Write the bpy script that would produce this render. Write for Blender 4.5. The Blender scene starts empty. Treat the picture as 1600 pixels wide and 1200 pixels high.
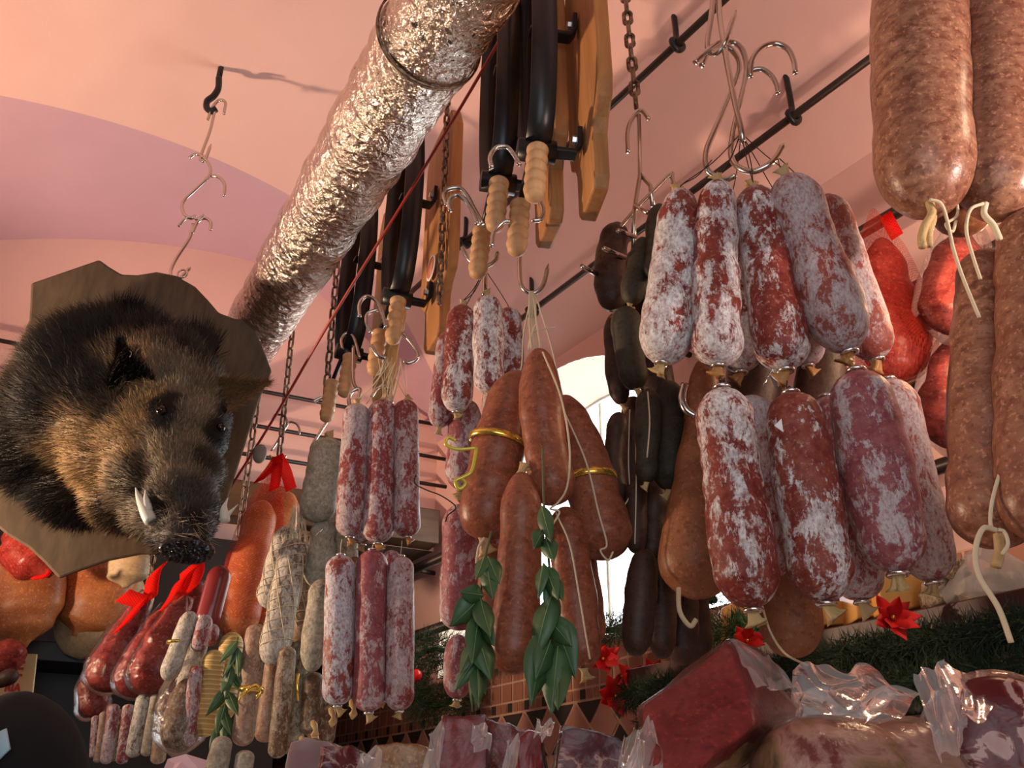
import bpy, bmesh, math, random
from mathutils import Vector as V, Matrix, noise
random.seed(7)
C = bpy.context.scene.collection
pi = math.pi
EYE = 1.45; F = 1383.0; PITCH = math.radians(27)
CP, SP = math.cos(PITCH), math.sin(PITCH)
# ---------------- camera, world, lights, exposure ----------------
cam = bpy.data.cameras.new('camera'); co = bpy.data.objects.new('camera', cam); C.objects.link(co)
co.location = (0, 0, EYE); co.rotation_euler = (pi/2+PITCH, 0, 0)
cam.sensor_width = 36; cam.lens = F/1600*36; cam.clip_start = .02
bpy.context.scene.camera = co
w = bpy.data.worlds.new('daylight'); bpy.context.scene.world = w; w.use_nodes = True
w.node_tree.nodes['Background'].inputs[0].default_value = (.93, .97, 1, 1)
w.node_tree.nodes['Background'].inputs[1].default_value = 4.5
U2 = V((.824, .566, 0)); V2 = V((-.566, .824, 0))
def UV(u, v, z): return U2*u + V2*v + V((0, 0, EYE+z))
def light(name, kind, loc, energy, col, size=.2, target=None, sy=None, spot=None):
    l = bpy.data.lights.new(name, kind); o = bpy.data.objects.new(name, l); C.objects.link(o)
    o.location = loc; l.energy = energy; l.color = col
    if kind == 'AREA':
        l.size = size
        if sy: l.shape = 'RECTANGLE'; l.size_y = sy
    else: l.shadow_soft_size = size
    if spot: l.spot_size = math.radians(spot); l.spot_blend = .6
    if target is not None: o.rotation_euler = (V(target)-V(loc)).to_track_quat('-Z', 'Y').to_euler()
    return o
light('shopfront_daylight', 'AREA', UV(-.45, -1.1, .45), 21, (.86, .94, 1.0), 1.9, UV(.9, 2.0, .7), 1.5)
light('ceiling_wash_lamp', 'SPOT', V((-2.0, 1.7, EYE+.45)), 165, (1, .67, .44), .04, V((-.2, 1.9, EYE+2.2)), None, 130)
light('counter_spot', 'POINT', UV(1.35, .05, 1.15), 3, (1, .72, .48), .05)
light('wall_lamp', 'POINT', UV(1.5, .55, .95), 7, (1, .62, .36), .04)
light('arch_daylight', 'AREA', UV(2.04, 2.4, 1.05), 2, (.95, .97, 1), .9, UV(0, 2.2, .9), .7)
light('added_ceiling_fill', 'SPOT', UV(1.25, -.35, .55), 55, (1, .74, .62), .05, UV(1.1, 1.7, 2.2), None, 95)  # added unseen spot, brightens the right side of the vault
light('counter_lamp', 'POINT', UV(.25, .35, .55), 1.0, (1, .86, .68), .05)
sc = bpy.context.scene
sc.view_settings.view_transform = 'Standard'; sc.view_settings.look = 'None'
sc.view_settings.gamma = 1; sc.view_settings.use_curve_mapping = False
sc.view_settings.exposure = 0.0
# ---------------- geometry helpers ----------------
def P(px, py, Y):
    a = px-800; b = 600-py
    k = Y/(F*CP-b*SP)
    return V((a*k, Y, EYE+(F*SP+b*CP)*k))
def dep(p): return p.y*CP+(p.z-EYE)*SP
def M(px, p): return px*dep(p)/F
def cr(pts, n=6, closed=False):
    pts = [V(p) for p in pts]; N = len(pts); out = []
    if N < 3 and not closed:
        return [pts[0].lerp(pts[-1], i/n) for i in range(n+1)]
    rng = range(N if closed else N-1)
    for i in rng:
        p0 = pts[(i-1) % N] if (closed or i > 0) else pts[0]*2-pts[1]
        p1 = pts[i]; p2 = pts[(i+1) % N]
        p3 = pts[(i+2) % N] if (closed or i+2 < N) else pts[-1]*2-pts[-2]
        for j in range(n):
            t = j/n
            out.append(.5*((2*p1)+(p2-p0)*t+(2*p0-5*p1+4*p2-p3)*t*t+(3*p1-p0-3*p2+p3)*t**3))
    if not closed: out.append(pts[-1])
    return out
class MB:
    def __init__(s): s.v = []; s.f = []; s.m = []
    def ring(s, vs): i = len(s.v); s.v += vs; return list(range(i, i+len(vs)))
    def face(s, idx, m=0): s.f.append(tuple(idx)); s.m.append(m)
    def bridge(s, a, b, m=0, closed=True):
        n = len(a)
        for i in range(n if closed else n-1):
            j = (i+1) % n; s.face((a[i], a[j], b[j], b[i]), m)
    def loft(s, pts, rad, seg=16, m=0, caps=True, closed=False, flat=1.0, up=None, rfn=None):
        pts = [V(p) for p in pts]; n = len(pts); T = []
        for i in range(n):
            if closed: t = pts[(i+1) % n]-pts[i-1]
            else: t = pts[min(i+1, n-1)]-pts[max(i-1, 0)]
            T.append(t.normalized() if t.length > 1e-9 else V((0, 0, 1)))
        N = V(up) if up is not None else (V((1, 0, 0)) if abs(T[0].x) < .8 else V((0, 1, 0)))
        rings = []
        for i in range(n):
            N = (N-T[i]*N.dot(T[i])).normalized(); B = T[i].cross(N)
            r = rad[i] if isinstance(rad, (list, tuple)) else rad
            vs = []
            for k in range(seg):
                a = 2*pi*k/seg
                rr = r*(rfn(i/(n-1), a, pts[i]) if rfn else 1)
                vs.append(pts[i]+N*math.cos(a)*rr+B*math.sin(a)*rr*flat)
            rings.append(s.ring(vs))
        for i in range(n-1): s.bridge(rings[i], rings[i+1], m)
        if closed: s.bridge(rings[-1], rings[0], m)
        elif caps: s.face(rings[0][::-1], m); s.face(rings[-1], m)
        return s
    def strap(s, pts, wdir, wd, th, closed=False, m=0):
        pts = [V(p) for p in pts]; n = len(pts); wdir = V(wdir).normalized(); rs = []
        for i in range(n):
            t = (pts[(i+1) % n]-pts[i-1]) if closed else (pts[min(i+1, n-1)]-pts[max(i-1, 0)])
            nn = t.normalized().cross(wdir).normalized()
            p = pts[i]; a = wdir*wd/2; b = nn*th/2
            rs.append(s.ring([p+a+b, p-a+b, p-a-b, p+a-b]))
        for i in range(n-1): s.bridge(rs[i], rs[i+1], m)
        if closed: s.bridge(rs[-1], rs[0], m)
        else: s.face(rs[0][::-1], m); s.face(rs[-1], m)
        return s
    def box(s, c, size, ax=None, m=0):
        X, Y, Z = ax if ax else (V((1, 0, 0)), V((0, 1, 0)), V((0, 0, 1)))
        X, Y, Z = V(X)*size[0]/2, V(Y)*size[1]/2, V(Z)*size[2]/2; c = V(c)
        i = s.ring([c-X-Y-Z, c+X-Y-Z, c+X+Y-Z, c-X+Y-Z, c-X-Y+Z, c+X-Y+Z, c+X+Y+Z, c-X+Y+Z])
        for f in ((0, 3, 2, 1), (4, 5, 6, 7), (0, 1, 5, 4), (1, 2, 6, 5), (2, 3, 7, 6), (3, 0, 4, 7)): s.face([i[k] for k in f], m)
        return s
    def prism(s, poly, d, m=0):
        d = V(d); a = s.ring([V(p) for p in poly]); b = s.ring([V(p)+d for p in poly])
        s.face(a[::-1], m); s.face(b, m); s.bridge(a, b, m); return s
    def ball(s, c, r, seg=12, m=0, sc=(1, 1, 1)):
        c = V(c); rings = []
        for i in range(1, seg//2):
            a = pi*i/(seg//2)
            rings.append(s.ring([c+V((r*sc[0]*math.sin(a)*math.cos(2*pi*k/seg), r*sc[1]*math.sin(a)*math.sin(2*pi*k/seg), r*sc[2]*math.cos(a))) for k in range(seg)]))
        for i in range(len(rings)-1): s.bridge(rings[i+1], rings[i], m)
        t = s.ring([c+V((0, 0, r*sc[2]))])[0]; b = s.ring([c-V((0, 0, r*sc[2]))])[0]
        for k in range(seg):
            s.face((rings[0][k], rings[0][(k+1) % seg], t), m); s.face((rings[-1][(k+1) % seg], rings[-1][k], b), m)
        return s
    def quad(s, a, b, c, d, m=0): s.face(s.ring([V(a), V(b), V(c), V(d)]), m); return s
    def build(s, name, mats, parent=None, o=None, smooth=True, bevel=0, cols=None):
        me = bpy.data.meshes.new(name)
        if parent is not None: o = V(parent.get('o_'))
        elif o is None: o = s.v[0].copy() if s.v else V((0, 0, 0))
        o = V(o)
        me.from_pydata([tuple(v-o) for v in s.v], [], s.f)
        for mt in (mats if isinstance(mats, (list, tuple)) else [mats]): me.materials.append(mt)
        me.polygons.foreach_set('material_index', s.m)
        if smooth: me.polygons.foreach_set('use_smooth', [True]*len(s.f))
        if cols:
            at = me.color_attributes.new('fur_colour', 'FLOAT_COLOR', 'POINT')
            at.data.foreach_set('color', [x for c in cols for x in (c[0], c[1], c[2], 1)])
        me.update()
        bm = bmesh.new(); bm.from_mesh(me)
        if not cols: bmesh.ops.recalc_face_normals(bm, faces=bm.faces)
        bm.to_mesh(me); bm.free()
        ob = bpy.data.objects.new(name, me); C.objects.link(ob)
        ob['o_'] = tuple(o)
        if parent is not None: ob.parent = parent
        else: ob.location = o
        if bevel:
            b = ob.modifiers.new('bevel', 'BEVEL'); b.width = bevel; b.segments = 2; b.limit_method = 'ANGLE'
        return ob
def tag(o, label=None, cat=None, group=None, kind=None):
    for k, x in (('label', label), ('category', cat), ('group', group), ('kind', kind)):
        if x: o[k] = x
    return o
def empty(name, loc):
    o = bpy.data.objects.new(name, None); C.objects.link(o); o.location = loc; o['o_'] = tuple(loc); o.empty_display_size = .03
    return o
def wire(name, px, r, mat, label=None, cat=None, group=None, parent=None, n=8, Y=None, seg=8, sharp=True):
    pts = [P(*(q if len(q) == 3 else (q[0], q[1], Y))) for q in px]
    pts = cr(pts, n)
    rad = [r]*len(pts)
    if sharp: rad[-1] = r*.25; rad[-2] = r*.6
    o = MB().loft(pts, rad, seg).build(name, mat, parent)
    if label: tag(o, label, cat, group)
    return o
# ---------------- materials ----------------
def mat(name, base=(.5, .5, .5), rough=.5, metal=0, **kw):
    m = bpy.data.materials.new(name); m.use_nodes = True
    b = m.node_tree.nodes['Principled BSDF']
    b.inputs['Base Color'].default_value = (*base, 1); b.inputs['Roughness'].default_value = rough; b.inputs['Metallic'].default_value = metal
    for k, x in kw.items(): b.inputs[k.replace('_', ' ')].default_value = x
    return m
class G:
    def __init__(s, m): s.m = m; s.t = m.node_tree; s.b = s.t.nodes['Principled BSDF']
    def n(s, ty, **kw):
        x = s.t.nodes.new(ty)
        for k, v in kw.items():
            if k.startswith('i_'):
                key = k[2:]; key = int(key) if key.isdigit() else key.replace('_', ' ')
                if isinstance(v, bpy.types.NodeSocket): s.t.links.new(v, x.inputs[key])
                else: x.inputs[key].default_value = v
            else: setattr(x, k, v)
        return x
    def l(s, a, b): s.t.links.new(a, b)
    def co(s, scale=(1, 1, 1), rnd=True, kind='Object'):
        tc = s.n('ShaderNodeTexCoord'); mp = s.n('ShaderNodeMapping'); mp.inputs['Scale'].default_value = scale
        s.l(tc.outputs[kind], mp.inputs['Vector'])
        if rnd:
            oi = s.n('ShaderNodeObjectInfo'); mu = s.n('ShaderNodeMath', operation='MULTIPLY', i_0=oi.outputs['Random'], i_1=37.0)
            s.l(mu.outputs[0], mp.inputs['Location'])
        return mp.outputs[0]
    def noise(s, vec, scale, detail=4, rough=.6, dist=0):
        return s.n('ShaderNodeTexNoise', i_Vector=vec, i_Scale=scale, i_Detail=detail, i_Roughness=rough, i_Distortion=dist).outputs['Fac']
    def vor(s, vec, scale, feature='F1'):
        return s.n('ShaderNodeTexVoronoi', feature=feature, i_Vector=vec, i_Scale=scale).outputs['Distance']
    def ramp(s, fac, stops, interp='LINEAR'):
        r = s.n('ShaderNodeValToRGB', i_Fac=fac); r.color_ramp.interpolation = interp
        e = r.color_ramp.elements
        while len(e) < len(stops): e.new(.5)
        for q, (p, c) in zip(e, stops):
            q.position = p; q.color = (*c, 1) if isinstance(c, tuple) else (c, c, c, 1)
        return r.outputs[0]
    def mix(s, fac, a, b, bt='MIX'):
        x = s.n('ShaderNodeMix', data_type='RGBA', blend_type=bt)
        for i, v in ((0, fac), (6, a), (7, b)):
            if isinstance(v, bpy.types.NodeSocket): s.l(v, x.inputs[i])
            elif isinstance(v, tuple): x.inputs[i].default_value = (*v, 1)
            else: x.inputs[i].default_value = v
        return x.outputs[2]
    def bump(s, h, strength=.3, dist=.01):
        b = s.n('ShaderNodeBump', i_Strength=strength, i_Distance=dist, i_Height=h); s.l(b.outputs[0], s.b.inputs['Normal']); return b
    def col(s, c): s.l(c, s.b.inputs['Base Color'])
    def rough(s, c): s.l(c, s.b.inputs['Roughness'])
def plaster(name, c1, c2):
    m = mat(name, c1, .9); g = G(m); v = g.co(rnd=False)
    n = g.noise(v, 2.2, 5, .6); g.col(g.mix(g.ramp(n, [(.35, 0.), (.7, 1.)]), c1, c2)); g.bump(g.noise(v, 30, 6, .6), .25, .004); return m
def salami(name, amount, red=(.15, .018, .016), red2=(.25, .05, .035), fat=(.40, .18, .13), mold=(.86, .87, .88), mold2=(.50, .47, .49), msc=26, stretch=.55):
    m = mat(name, red, .5); g = G(m); v = g.co(); vs = g.co((1, 1, stretch))
    a = g.noise(v, 70, 4, .65); base = g.mix(g.ramp(a, [(.38, 0.), (.62, 1.)]), red, red2)
    fl = g.noise(v, 170, 2, .5); base = g.mix(g.ramp(fl, [(.58, 0.), (.7, .8)]), base, fat)
    n1 = g.noise(vs, msc*1.9, 10, .74, .35); n2 = g.noise(vs, msc*.45, 3, .5)
    s_ = g.n('ShaderNodeMath', operation='MULTIPLY_ADD', i_0=n2, i_1=.55, i_2=n1).outputs[0]
    hf = g.noise(vs, 210, 4, .7); s_ = g.n('ShaderNodeMath', operation='MULTIPLY_ADD', i_0=hf, i_1=.30, i_2=s_).outputs[0]
    th = .925+.2*(.5-amount)
    m.node_tree.nodes['Principled BSDF'].inputs['Specular IOR Level'].default_value = .3
    fac = g.ramp(s_, [(th-.02, 0.), (th+.01, .6), (th+.07, 1.)])
    tk = g.ramp(g.noise(vs, 260, 3, .7), [(.34, .35), (.56, 1.)]); fac = g.n('ShaderNodeMath', operation='MULTIPLY', i_0=fac, i_1=tk).outputs[0]
    mc = g.mix(g.ramp(g.noise(v, 60, 5, .7), [(.35, 0.), (.65, 1.)]), mold2, mold)
    g.col(g.mix(fac, base, mc))
    g.rough(g.ramp(fac, [(0, .38), (1, .85)]))
    h = g.n('ShaderNodeMath', operation='MULTIPLY_ADD', i_0=n1, i_1=1.0, i_2=a).outputs[0]
    g.bump(h, .55, .003); return m
def fresh(name, c1, c2, c3, rough=.38, sc=48, bump=.3):
    m = mat(name, c1, rough); g = G(m); v = g.co(); vs = g.co((1, 1, 1.7))
    a = g.noise(vs, sc, 5, .62, .4); b = g.noise(v, 9, 3, .5)
    base = g.mix(g.ramp(a, [(.36, 0.), (.6, 1.)]), c1, c2)
    base = g.mix(g.ramp(b, [(.35, 0.), (.75, .7)]), base, c3)
    base = g.mix(g.ramp(g.noise(v, 150, 3, .6), [(.56, 0.), (.68, .55)]), base, tuple(min(1, x*1.9) for x in c2)); base = g.mix(g.ramp(g.noise(v, 110, 3, .6), [(.34, .5), (.44, 0.)]), base, tuple(x*.5 for x in c1))
    g.col(base); g.bump(g.noise(v, 60, 6, .6), bump, .003)
    m.node_tree.nodes['Principled BSDF'].inputs['Specular IOR Level'].default_value = .32
    return m
def wood(name, c1, c2, sc=8, axis=(1, 1, .08), rough=.55):
    m = mat(name, c1, rough); g = G(m); v = g.co(axis)
    n = g.noise(v, sc*3, 6, .6, 1.2); n2 = g.noise(v, sc*14, 3, .5)
    c = g.mix(g.ramp(n, [(.3, 0.), (.7, 1.)]), c1, c2); c = g.mix(g.ramp(n2, [(.45, 0.), (.65, .35)]), c, tuple(x*.55 for x in c1))
    g.col(c); g.bump(n2, .15, .002); return m
def film(name, tint=(.9, .92, .95), milky=.18, bs=60, gl=.35, bst=.9, ior=1.4):
    m = bpy.data.materials.new(name); m.use_nodes = True; t = m.node_tree; t.nodes.remove(t.nodes['Principled BSDF'])
    out = t.nodes['Material Output']
    g = G.__new__(G); g.m = m; g.t = t
    v = g.co(); h = g.noise(v, bs*.5, 5, .55, 2.5); h2 = g.vor(v, bs)
    hh = g.n('ShaderNodeMath', operation='MULTIPLY_ADD', i_0=h2, i_1=.5, i_2=h).outputs[0]
    b = g.n('ShaderNodeBump', i_Strength=bst, i_Distance=.012, i_Height=hh)
    tr = g.n('ShaderNodeBsdfTransparent', i_Color=(.96, .96, .97, 1))
    gs = g.n('ShaderNodeBsdfGlossy', i_Color=(1, 1, 1, 1), i_Roughness=.16, i_Normal=b.outputs[0])
    df = g.n('ShaderNodeBsdfDiffuse', i_Color=(*tint, 1), i_Normal=b.outputs[0])
    tl = g.n('ShaderNodeBsdfTranslucent', i_Color=(*tint, 1), i_Normal=b.outputs[0])
    dd = g.n('ShaderNodeMixShader', i_0=.5); g.l(df.outputs[0], dd.inputs[1]); g.l(tl.outputs[0], dd.inputs[2])
    m1 = g.n('ShaderNodeMixShader', i_0=milky); g.l(tr.outputs[0], m1.inputs[1]); g.l(dd.outputs[0], m1.inputs[2])
    fr = g.n('ShaderNodeFresnel', i_IOR=ior)
    fm = g.n('ShaderNodeMath', operation='MULTIPLY_ADD', i_0=fr.outputs[0], i_1=.7, i_2=0.0)
    m2 = g.n('ShaderNodeMixShader'); g.l(fm.outputs[0], m2.inputs[0]); g.l(m1.outputs[0], m2.inputs[1]); g.l(gs.outputs[0], m2.inputs[2])
    g.l(m2.outputs[0], out.inputs[0]); return m
def netmat(name, col, cover=.5):
    m = bpy.data.materials.new(name); m.use_nodes = True; t = m.node_tree; t.nodes.remove(t.nodes['Principled BSDF'])
    g = G.__new__(G); g.m = m; g.t = t; v = g.co()
    a = g.n('ShaderNodeTexWave', i_Vector=v, i_Scale=90, i_Distortion=1.0, bands_direction='DIAGONAL').outputs['Fac']
    mp = g.co((-1, 1, 1)); b = g.n('ShaderNodeTexWave', i_Vector=mp, i_Scale=90, i_Distortion=1.0, bands_direction='DIAGONAL').outputs['Fac']
    mx = g.n('ShaderNodeMath', operation='MAXIMUM', i_0=a, i_1=b).outputs[0]
    f = g.ramp(mx, [(.35, max(0, cover-.25)), (.9, min(1., cover+.3))])
    tr = g.n('ShaderNodeBsdfTransparent'); df = g.n('ShaderNodeBsdfDiffuse', i_Color=(*col, 1)); tl = g.n('ShaderNodeBsdfTranslucent', i_Color=(*col, 1))
    dd = g.n('ShaderNodeMixShader', i_0=.5); g.l(df.outputs[0], dd.inputs[1]); g.l(tl.outputs[0], dd.inputs[2])
    mm = g.n('ShaderNodeMixShader'); g.l(f, mm.inputs[0]); g.l(tr.outputs[0], mm.inputs[1]); g.l(dd.outputs[0], mm.inputs[2])
    g.l(mm.outputs[0], t.nodes['Material Output'].inputs[0]); return m
MT = {}
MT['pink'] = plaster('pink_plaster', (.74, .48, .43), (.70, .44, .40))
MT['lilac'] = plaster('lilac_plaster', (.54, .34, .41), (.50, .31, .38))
MT['cream'] = plaster('cream_plaster', (.86, .76, .60), (.84, .73, .57))
MT['brownwall'] = plaster('low_bounce_brown_wall', (.16, .10, .075), (.13, .08, .06))  # unseen left and front walls made dark brown to cut bounced light
MT['floor'] = plaster('floor_tiles', (.14, .11, .09), (.11, .085, .07))
MT['heavy'] = salami('salami_heavy_mould', .78)
MT['mid'] = salami('salami_mid_mould', .52)
MT['light'] = salami('salami_light_mould', .25, red=(.19, .030, .026), red2=(.29, .075, .05))
MT['grey'] = salami('salami_grey_mould', .72, mold=(.55, .50, .52), mold2=(.42, .37, .40), red=(.24, .07, .06))
MT['thinmould'] = salami('salami_fine_mould', .6, red=(.20, .035, .035), red2=(.26, .06, .06), fat=(.4, .25, .22), mold=(.60, .58, .60), mold2=(.38, .34, .37), msc=38)
MT['blue'] = salami('salami_bluish_mould', .85, red=(.22, .05, .05), mold=(.66, .72, .80), mold2=(.5, .55, .62), msc=34)
MT['purple'] = salami('salami_purple', .35, red=(.22, .05, .07), red2=(.32, .10, .11), mold=(.55, .48, .50))
MT['fresh'] = fresh('fresh_sausage', (.16, .040, .020), (.27, .085, .045), (.30, .11, .06))
MT['near'] = fresh('large_sausage', (.15, .050, .030), (.34, .17, .105), (.22, .085, .055), .3, 42)
MT['brown'] = fresh('brown_sausage', (.20, .07, .03), (.28, .11, .05), (.30, .13, .07), .45, 20)
MT['dark'] = fresh('dark_sausage', (.022, .010, .007), (.05, .021, .014), (.075, .04, .03), .5, 40, .6)
MT['darkgreen'] = fresh('dark_grey_sausage', (.014, .012, .008), (.035, .028, .018), (.075, .065, .045), .6, 40, .6)
MT['white'] = salami('white_mould_casing', 1.15, red=(.13, .10, .06), red2=(.2, .16, .10), fat=(.34, .3, .22), mold=(.52, .50, .42), mold2=(.27, .26, .19), msc=30)
MT['whitefur'] = salami('white_net_casing', .95, red=(.12, .09, .06), red2=(.2, .15, .10), fat=(.36, .3, .24), mold=(.70, .69, .64), mold2=(.40, .38, .32), msc=40)
MT['tan'] = salami('tan_casing', .5, red=(.22, .12, .07), red2=(.33, .20, .13), fat=(.5, .4, .3), mold=(.52, .42, .34), mold2=(.3, .2, .14), msc=30)
MT['olive'] = salami('olive_brown_casing', .45, red=(.10, .05, .022), red2=(.17, .10, .05), fat=(.34, .25, .16), mold=(.50, .47, .38), mold2=(.24, .2, .13), msc=45)
MT['redgloss'] = mat('glossy_red_casing', (.20, .025, .025), .22)
MT['straw'] = mat('straw_wrap', (.62, .42, .14), .6)
g = G(MT['straw']); v = g.co((1, 1, 1)); wv = g.n('ShaderNodeTexWave', i_Vector=v, i_Scale=30, i_Distortion=.6, bands_direction='Z').outputs['Fac']; g.col(g.mix(g.ramp(wv, [(.75, 0.), (.95, 1.)]), (.50, .33, .10), (.70, .55, .26))); g.bump(wv, .5, .003)
MT['ham'] = fresh('cured_ham_skin', (.40, .13, .04), (.52, .20, .07), (.30, .08, .035), .4, 9, .15)
MT['hamred'] = fresh('cured_ham_flesh', (.12, .012, .012), (.30, .06, .045), (.17, .02, .02), .25, 20, .3)
MT['hamfat'] = fresh('ham_fat_rim', (.45, .32, .18), (.30, .22, .13), (.6, .46, .28), .5, 30, .6)
MT['spk'] = fresh('speck_flesh', (.15, .010, .012), (.23, .022, .024), (.28, .045, .042), .28, 40, .25)
MT['meat'] = mat('marbled_meat', (.3, .04, .05), .3); g = G(MT['meat']); v = g.co((1, .4, 1.4)); n = g.noise(v, 14, 5, .5, 2.0); g.col(g.ramp(n, [(.40, (.09, .010, .014)), (.52, (.15, .02, .022)), (.565, (.50, .28, .23)), (.61, (.13, .016, .02))])); g.bump(n, .3, .004)
MT['rind'] = fresh('ham_rind', (.30, .16, .06), (.42, .24, .10), (.5, .3, .18), .35, 30)
MT['roll'] = mat('pancetta_roll', (.6, .4, .35), .3); g = G(MT['roll']); v = g.co((1, 1, 1)); n = g.noise(v, 16, 5, .6, 1.0); g.col(g.ramp(n, [(.36, (.20, .05, .045)), (.46, (.48, .27, .22)), (.56, (.33, .20, .10)), (.66, (.14, .09, .05))])); g.bump(n, .4, .004)
MT['cheese'] = mat('yellow_cheese', (.80, .46, .14), .28)
MT['casing'] = mat('casing_end', (.50, .34, .15), .5); g = G(MT['casing']); g.bump(g.noise(g.co(), 200, 3), .6, .003)
MT['casingbrown'] = mat('amber_casing', (.42, .20, .06), .35); g = G(MT['casingbrown']); g.bump(g.noise(g.co(), 200, 3), .6, .003)
MT['string'] = mat('cream_twine', (.62, .52, .36), .9)
MT['black_string'] = mat('black_twine', (.015, .012, .012), .8)
MT['steel'] = mat('stainless_steel', (.55, .52, .48), .22, 1)
MT['clip'] = mat('aluminium_clip', (.75, .75, .76), .25, 1)
MT['iron'] = mat('black_iron', (.014, .015, .018), .36, .3); g = G(MT['iron']); g.bump(g.noise(g.co(), 40, 4), .15, .003)
MT['rod'] = mat('brown_black_iron', (.03, .02, .016), .4, .4)
MT['rust'] = mat('rusty_chain_steel', (.2, .14, .1), .45, .8); g = G(MT['rust']); g.col(g.ramp(g.noise(g.co(), 60, 4), [(.4, (.10, .06, .04)), (.6, (.30, .24, .18))]))
MT['pine'] = wood('pine_board', (.36, .155, .05), (.50, .25, .09), 6)
MT['palepine'] = wood('pale_pine_board', (.55, .34, .13), (.62, .42, .18), 6)
MT['handle'] = wood('beech_handle', (.52, .30, .14), (.60, .36, .18), 5)
MT['plaque'] = wood('walnut_plaque', (.075, .050, .028), (.14, .098, .056), 4, (1, 1, .15), .75)
MT['beam'] = wood('old_beam', (.06, .026, .010), (.11, .052, .02), 4, (.15, .15, 1))
MT['gold'] = mat('gold_ribbon', (.85, .60, .12), .22, .85)
MT['goldgreen'] = mat('yellow_curling_ribbon', (.62, .55, .08), .3, .3)
MT['net'] = netmat('red_net', (.60, .05, .03), .06)
MT['netd'] = netmat('dense_red_net', (.80, .02, .015), .75)
MT['film'] = film('clear_film', milky=.008, bs=25, gl=.1, bst=.4); MT['bag'] = film('milky_bag', milky=.38, bs=14, gl=.1, bst=.3, ior=1.22)
MT['filmthin'] = film('thin_shrink_wrap', (.9, .6, .5), .015, 70, .0, .3)
MT['leaf'] = mat('bay_leaf', (.06, .16, .06), .45); g = G(MT['leaf']); g.col(g.mix(g.noise(g.co(), 25, 3), (.025, .075, .028), (.06, .15, .055)))
MT['vein'] = mat('leaf_vein', (.20, .30, .14), .5)
MT['stem'] = mat('twig', (.10, .10, .04), .7)
MT['red'] = mat('poinsettia_fabric', (.62, .01, .012), .55)
MT['fir'] = mat('fir_garland', (.018, .05, .022), .7); MT['grass'] = mat('grass_trim', (.022, .045, .025), .8)
MT['bauble'] = mat('red_bauble', (.6, .01, .01), .15)
MT['shelf'] = mat('dark_red_shelf', (.05, .014, .012), .4); MT['black'] = mat('black_shelving', (.02, .017, .016), .5)
MT['tiledark'] = mat('black_tile', (.05, .04, .035), .4); MT['tilepink'] = mat('pink_tile', (.48, .24, .18), .6); MT['tilebrown'] = mat('terracotta_tile', (.34, .14, .09), .6); MT['grout'] = mat('grout', (.62, .38, .28), .8)
MT['signc'] = mat('cream_card', (.68, .52, .26), .6); MT['signr'] = mat('red_lettering', (.55, .03, .02), .5)
MT['felt'] = mat('black_wool', (.006, .007, .009), .95); MT['skin'] = mat('skin', (.6, .36, .26), .5); MT['jacket'] = mat('dark_jacket', (.02, .022, .03), .8); MT['paleblue'] = mat('pale_blue_patch', (.45, .68, .80), .5)
MT['nose'] = mat('wet_black_nose', (.012, .011, .012), .25); g = G(MT['nose']); g.bump(g.vor(g.co(), 120), .8, .004)
MT['tusk'] = mat('ivory_tusk', (.62, .66, .60), .35); MT['eye'] = mat('glass_eye', (.01, .006, .004), .05)
MT['redcord'] = mat('red_cable', (.32, .03, .02), .45)
MT['paper'] = mat('white_paper', (.8, .8, .8), .6); MT['pinkpaper'] = mat('pink_wrapping_paper', (.8, .55, .62), .6)
MT['frame'] = mat('white_window_frame', (.8, .78, .72), .5)
gl = bpy.data.materials.new('window_glass'); gl.use_nodes = True; t = gl.node_tree; t.nodes.remove(t.nodes['Principled BSDF'])
a_ = t.nodes.new('ShaderNodeBsdfTransparent'); b_ = t.nodes.new('ShaderNodeBsdfGlossy'); b_.inputs['Roughness'].default_value = .02; m_ = t.nodes.new('ShaderNodeMixShader'); m_.inputs[0].default_value = .06
t.links.new(a_.outputs[0], m_.inputs[1]); t.links.new(b_.outputs[0], m_.inputs[2]); t.links.new(m_.outputs[0], t.nodes['Material Output'].inputs[0]); MT['glass'] = gl
# foil
MT['foil'] = mat('crinkled_foil', (.80, .73, .68), .16, 1); g = G(MT['foil']); v = g.co(rnd=False)
h1 = g.noise(v, 20, 4, .55, 2.5); h2 = g.vor(v, 55); h3 = g.noise(v, 95, 3, .6, 2.0)
hs = g.n('ShaderNodeMath', operation='MULTIPLY_ADD', i_0=h2, i_1=.6, i_2=h1).outputs[0]; hs = g.n('ShaderNodeMath', operation='MULTIPLY_ADD', i_0=h3, i_1=.35, i_2=hs).outputs[0]
g.bump(hs, .85, .0095); fl = g.noise(v, 48, 3, .5, .5)
fk = g.ramp(fl, [(.685, 0.), (.70, 1.)]); g.col(g.mix(fk, (.70, .62, .55), (.015, .012, .012)))
g.l(g.ramp(fk, [(0, 1.), (1, 0.)]), g.b.inputs['Metallic'])
# fur
MT['fur'] = mat('boar_bristles', (.1, .1, .1), .55); g = G(MT['fur']); at = g.n('ShaderNodeAttribute', attribute_name='fur_colour'); g.col(at.outputs['Color'])
MT['fur'].node_tree.nodes['Principled BSDF'].inputs['Specular IOR Level'].default_value = .2
MT['hide'] = mat('boar_hide', (.05, .035, .025), .8)
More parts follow.
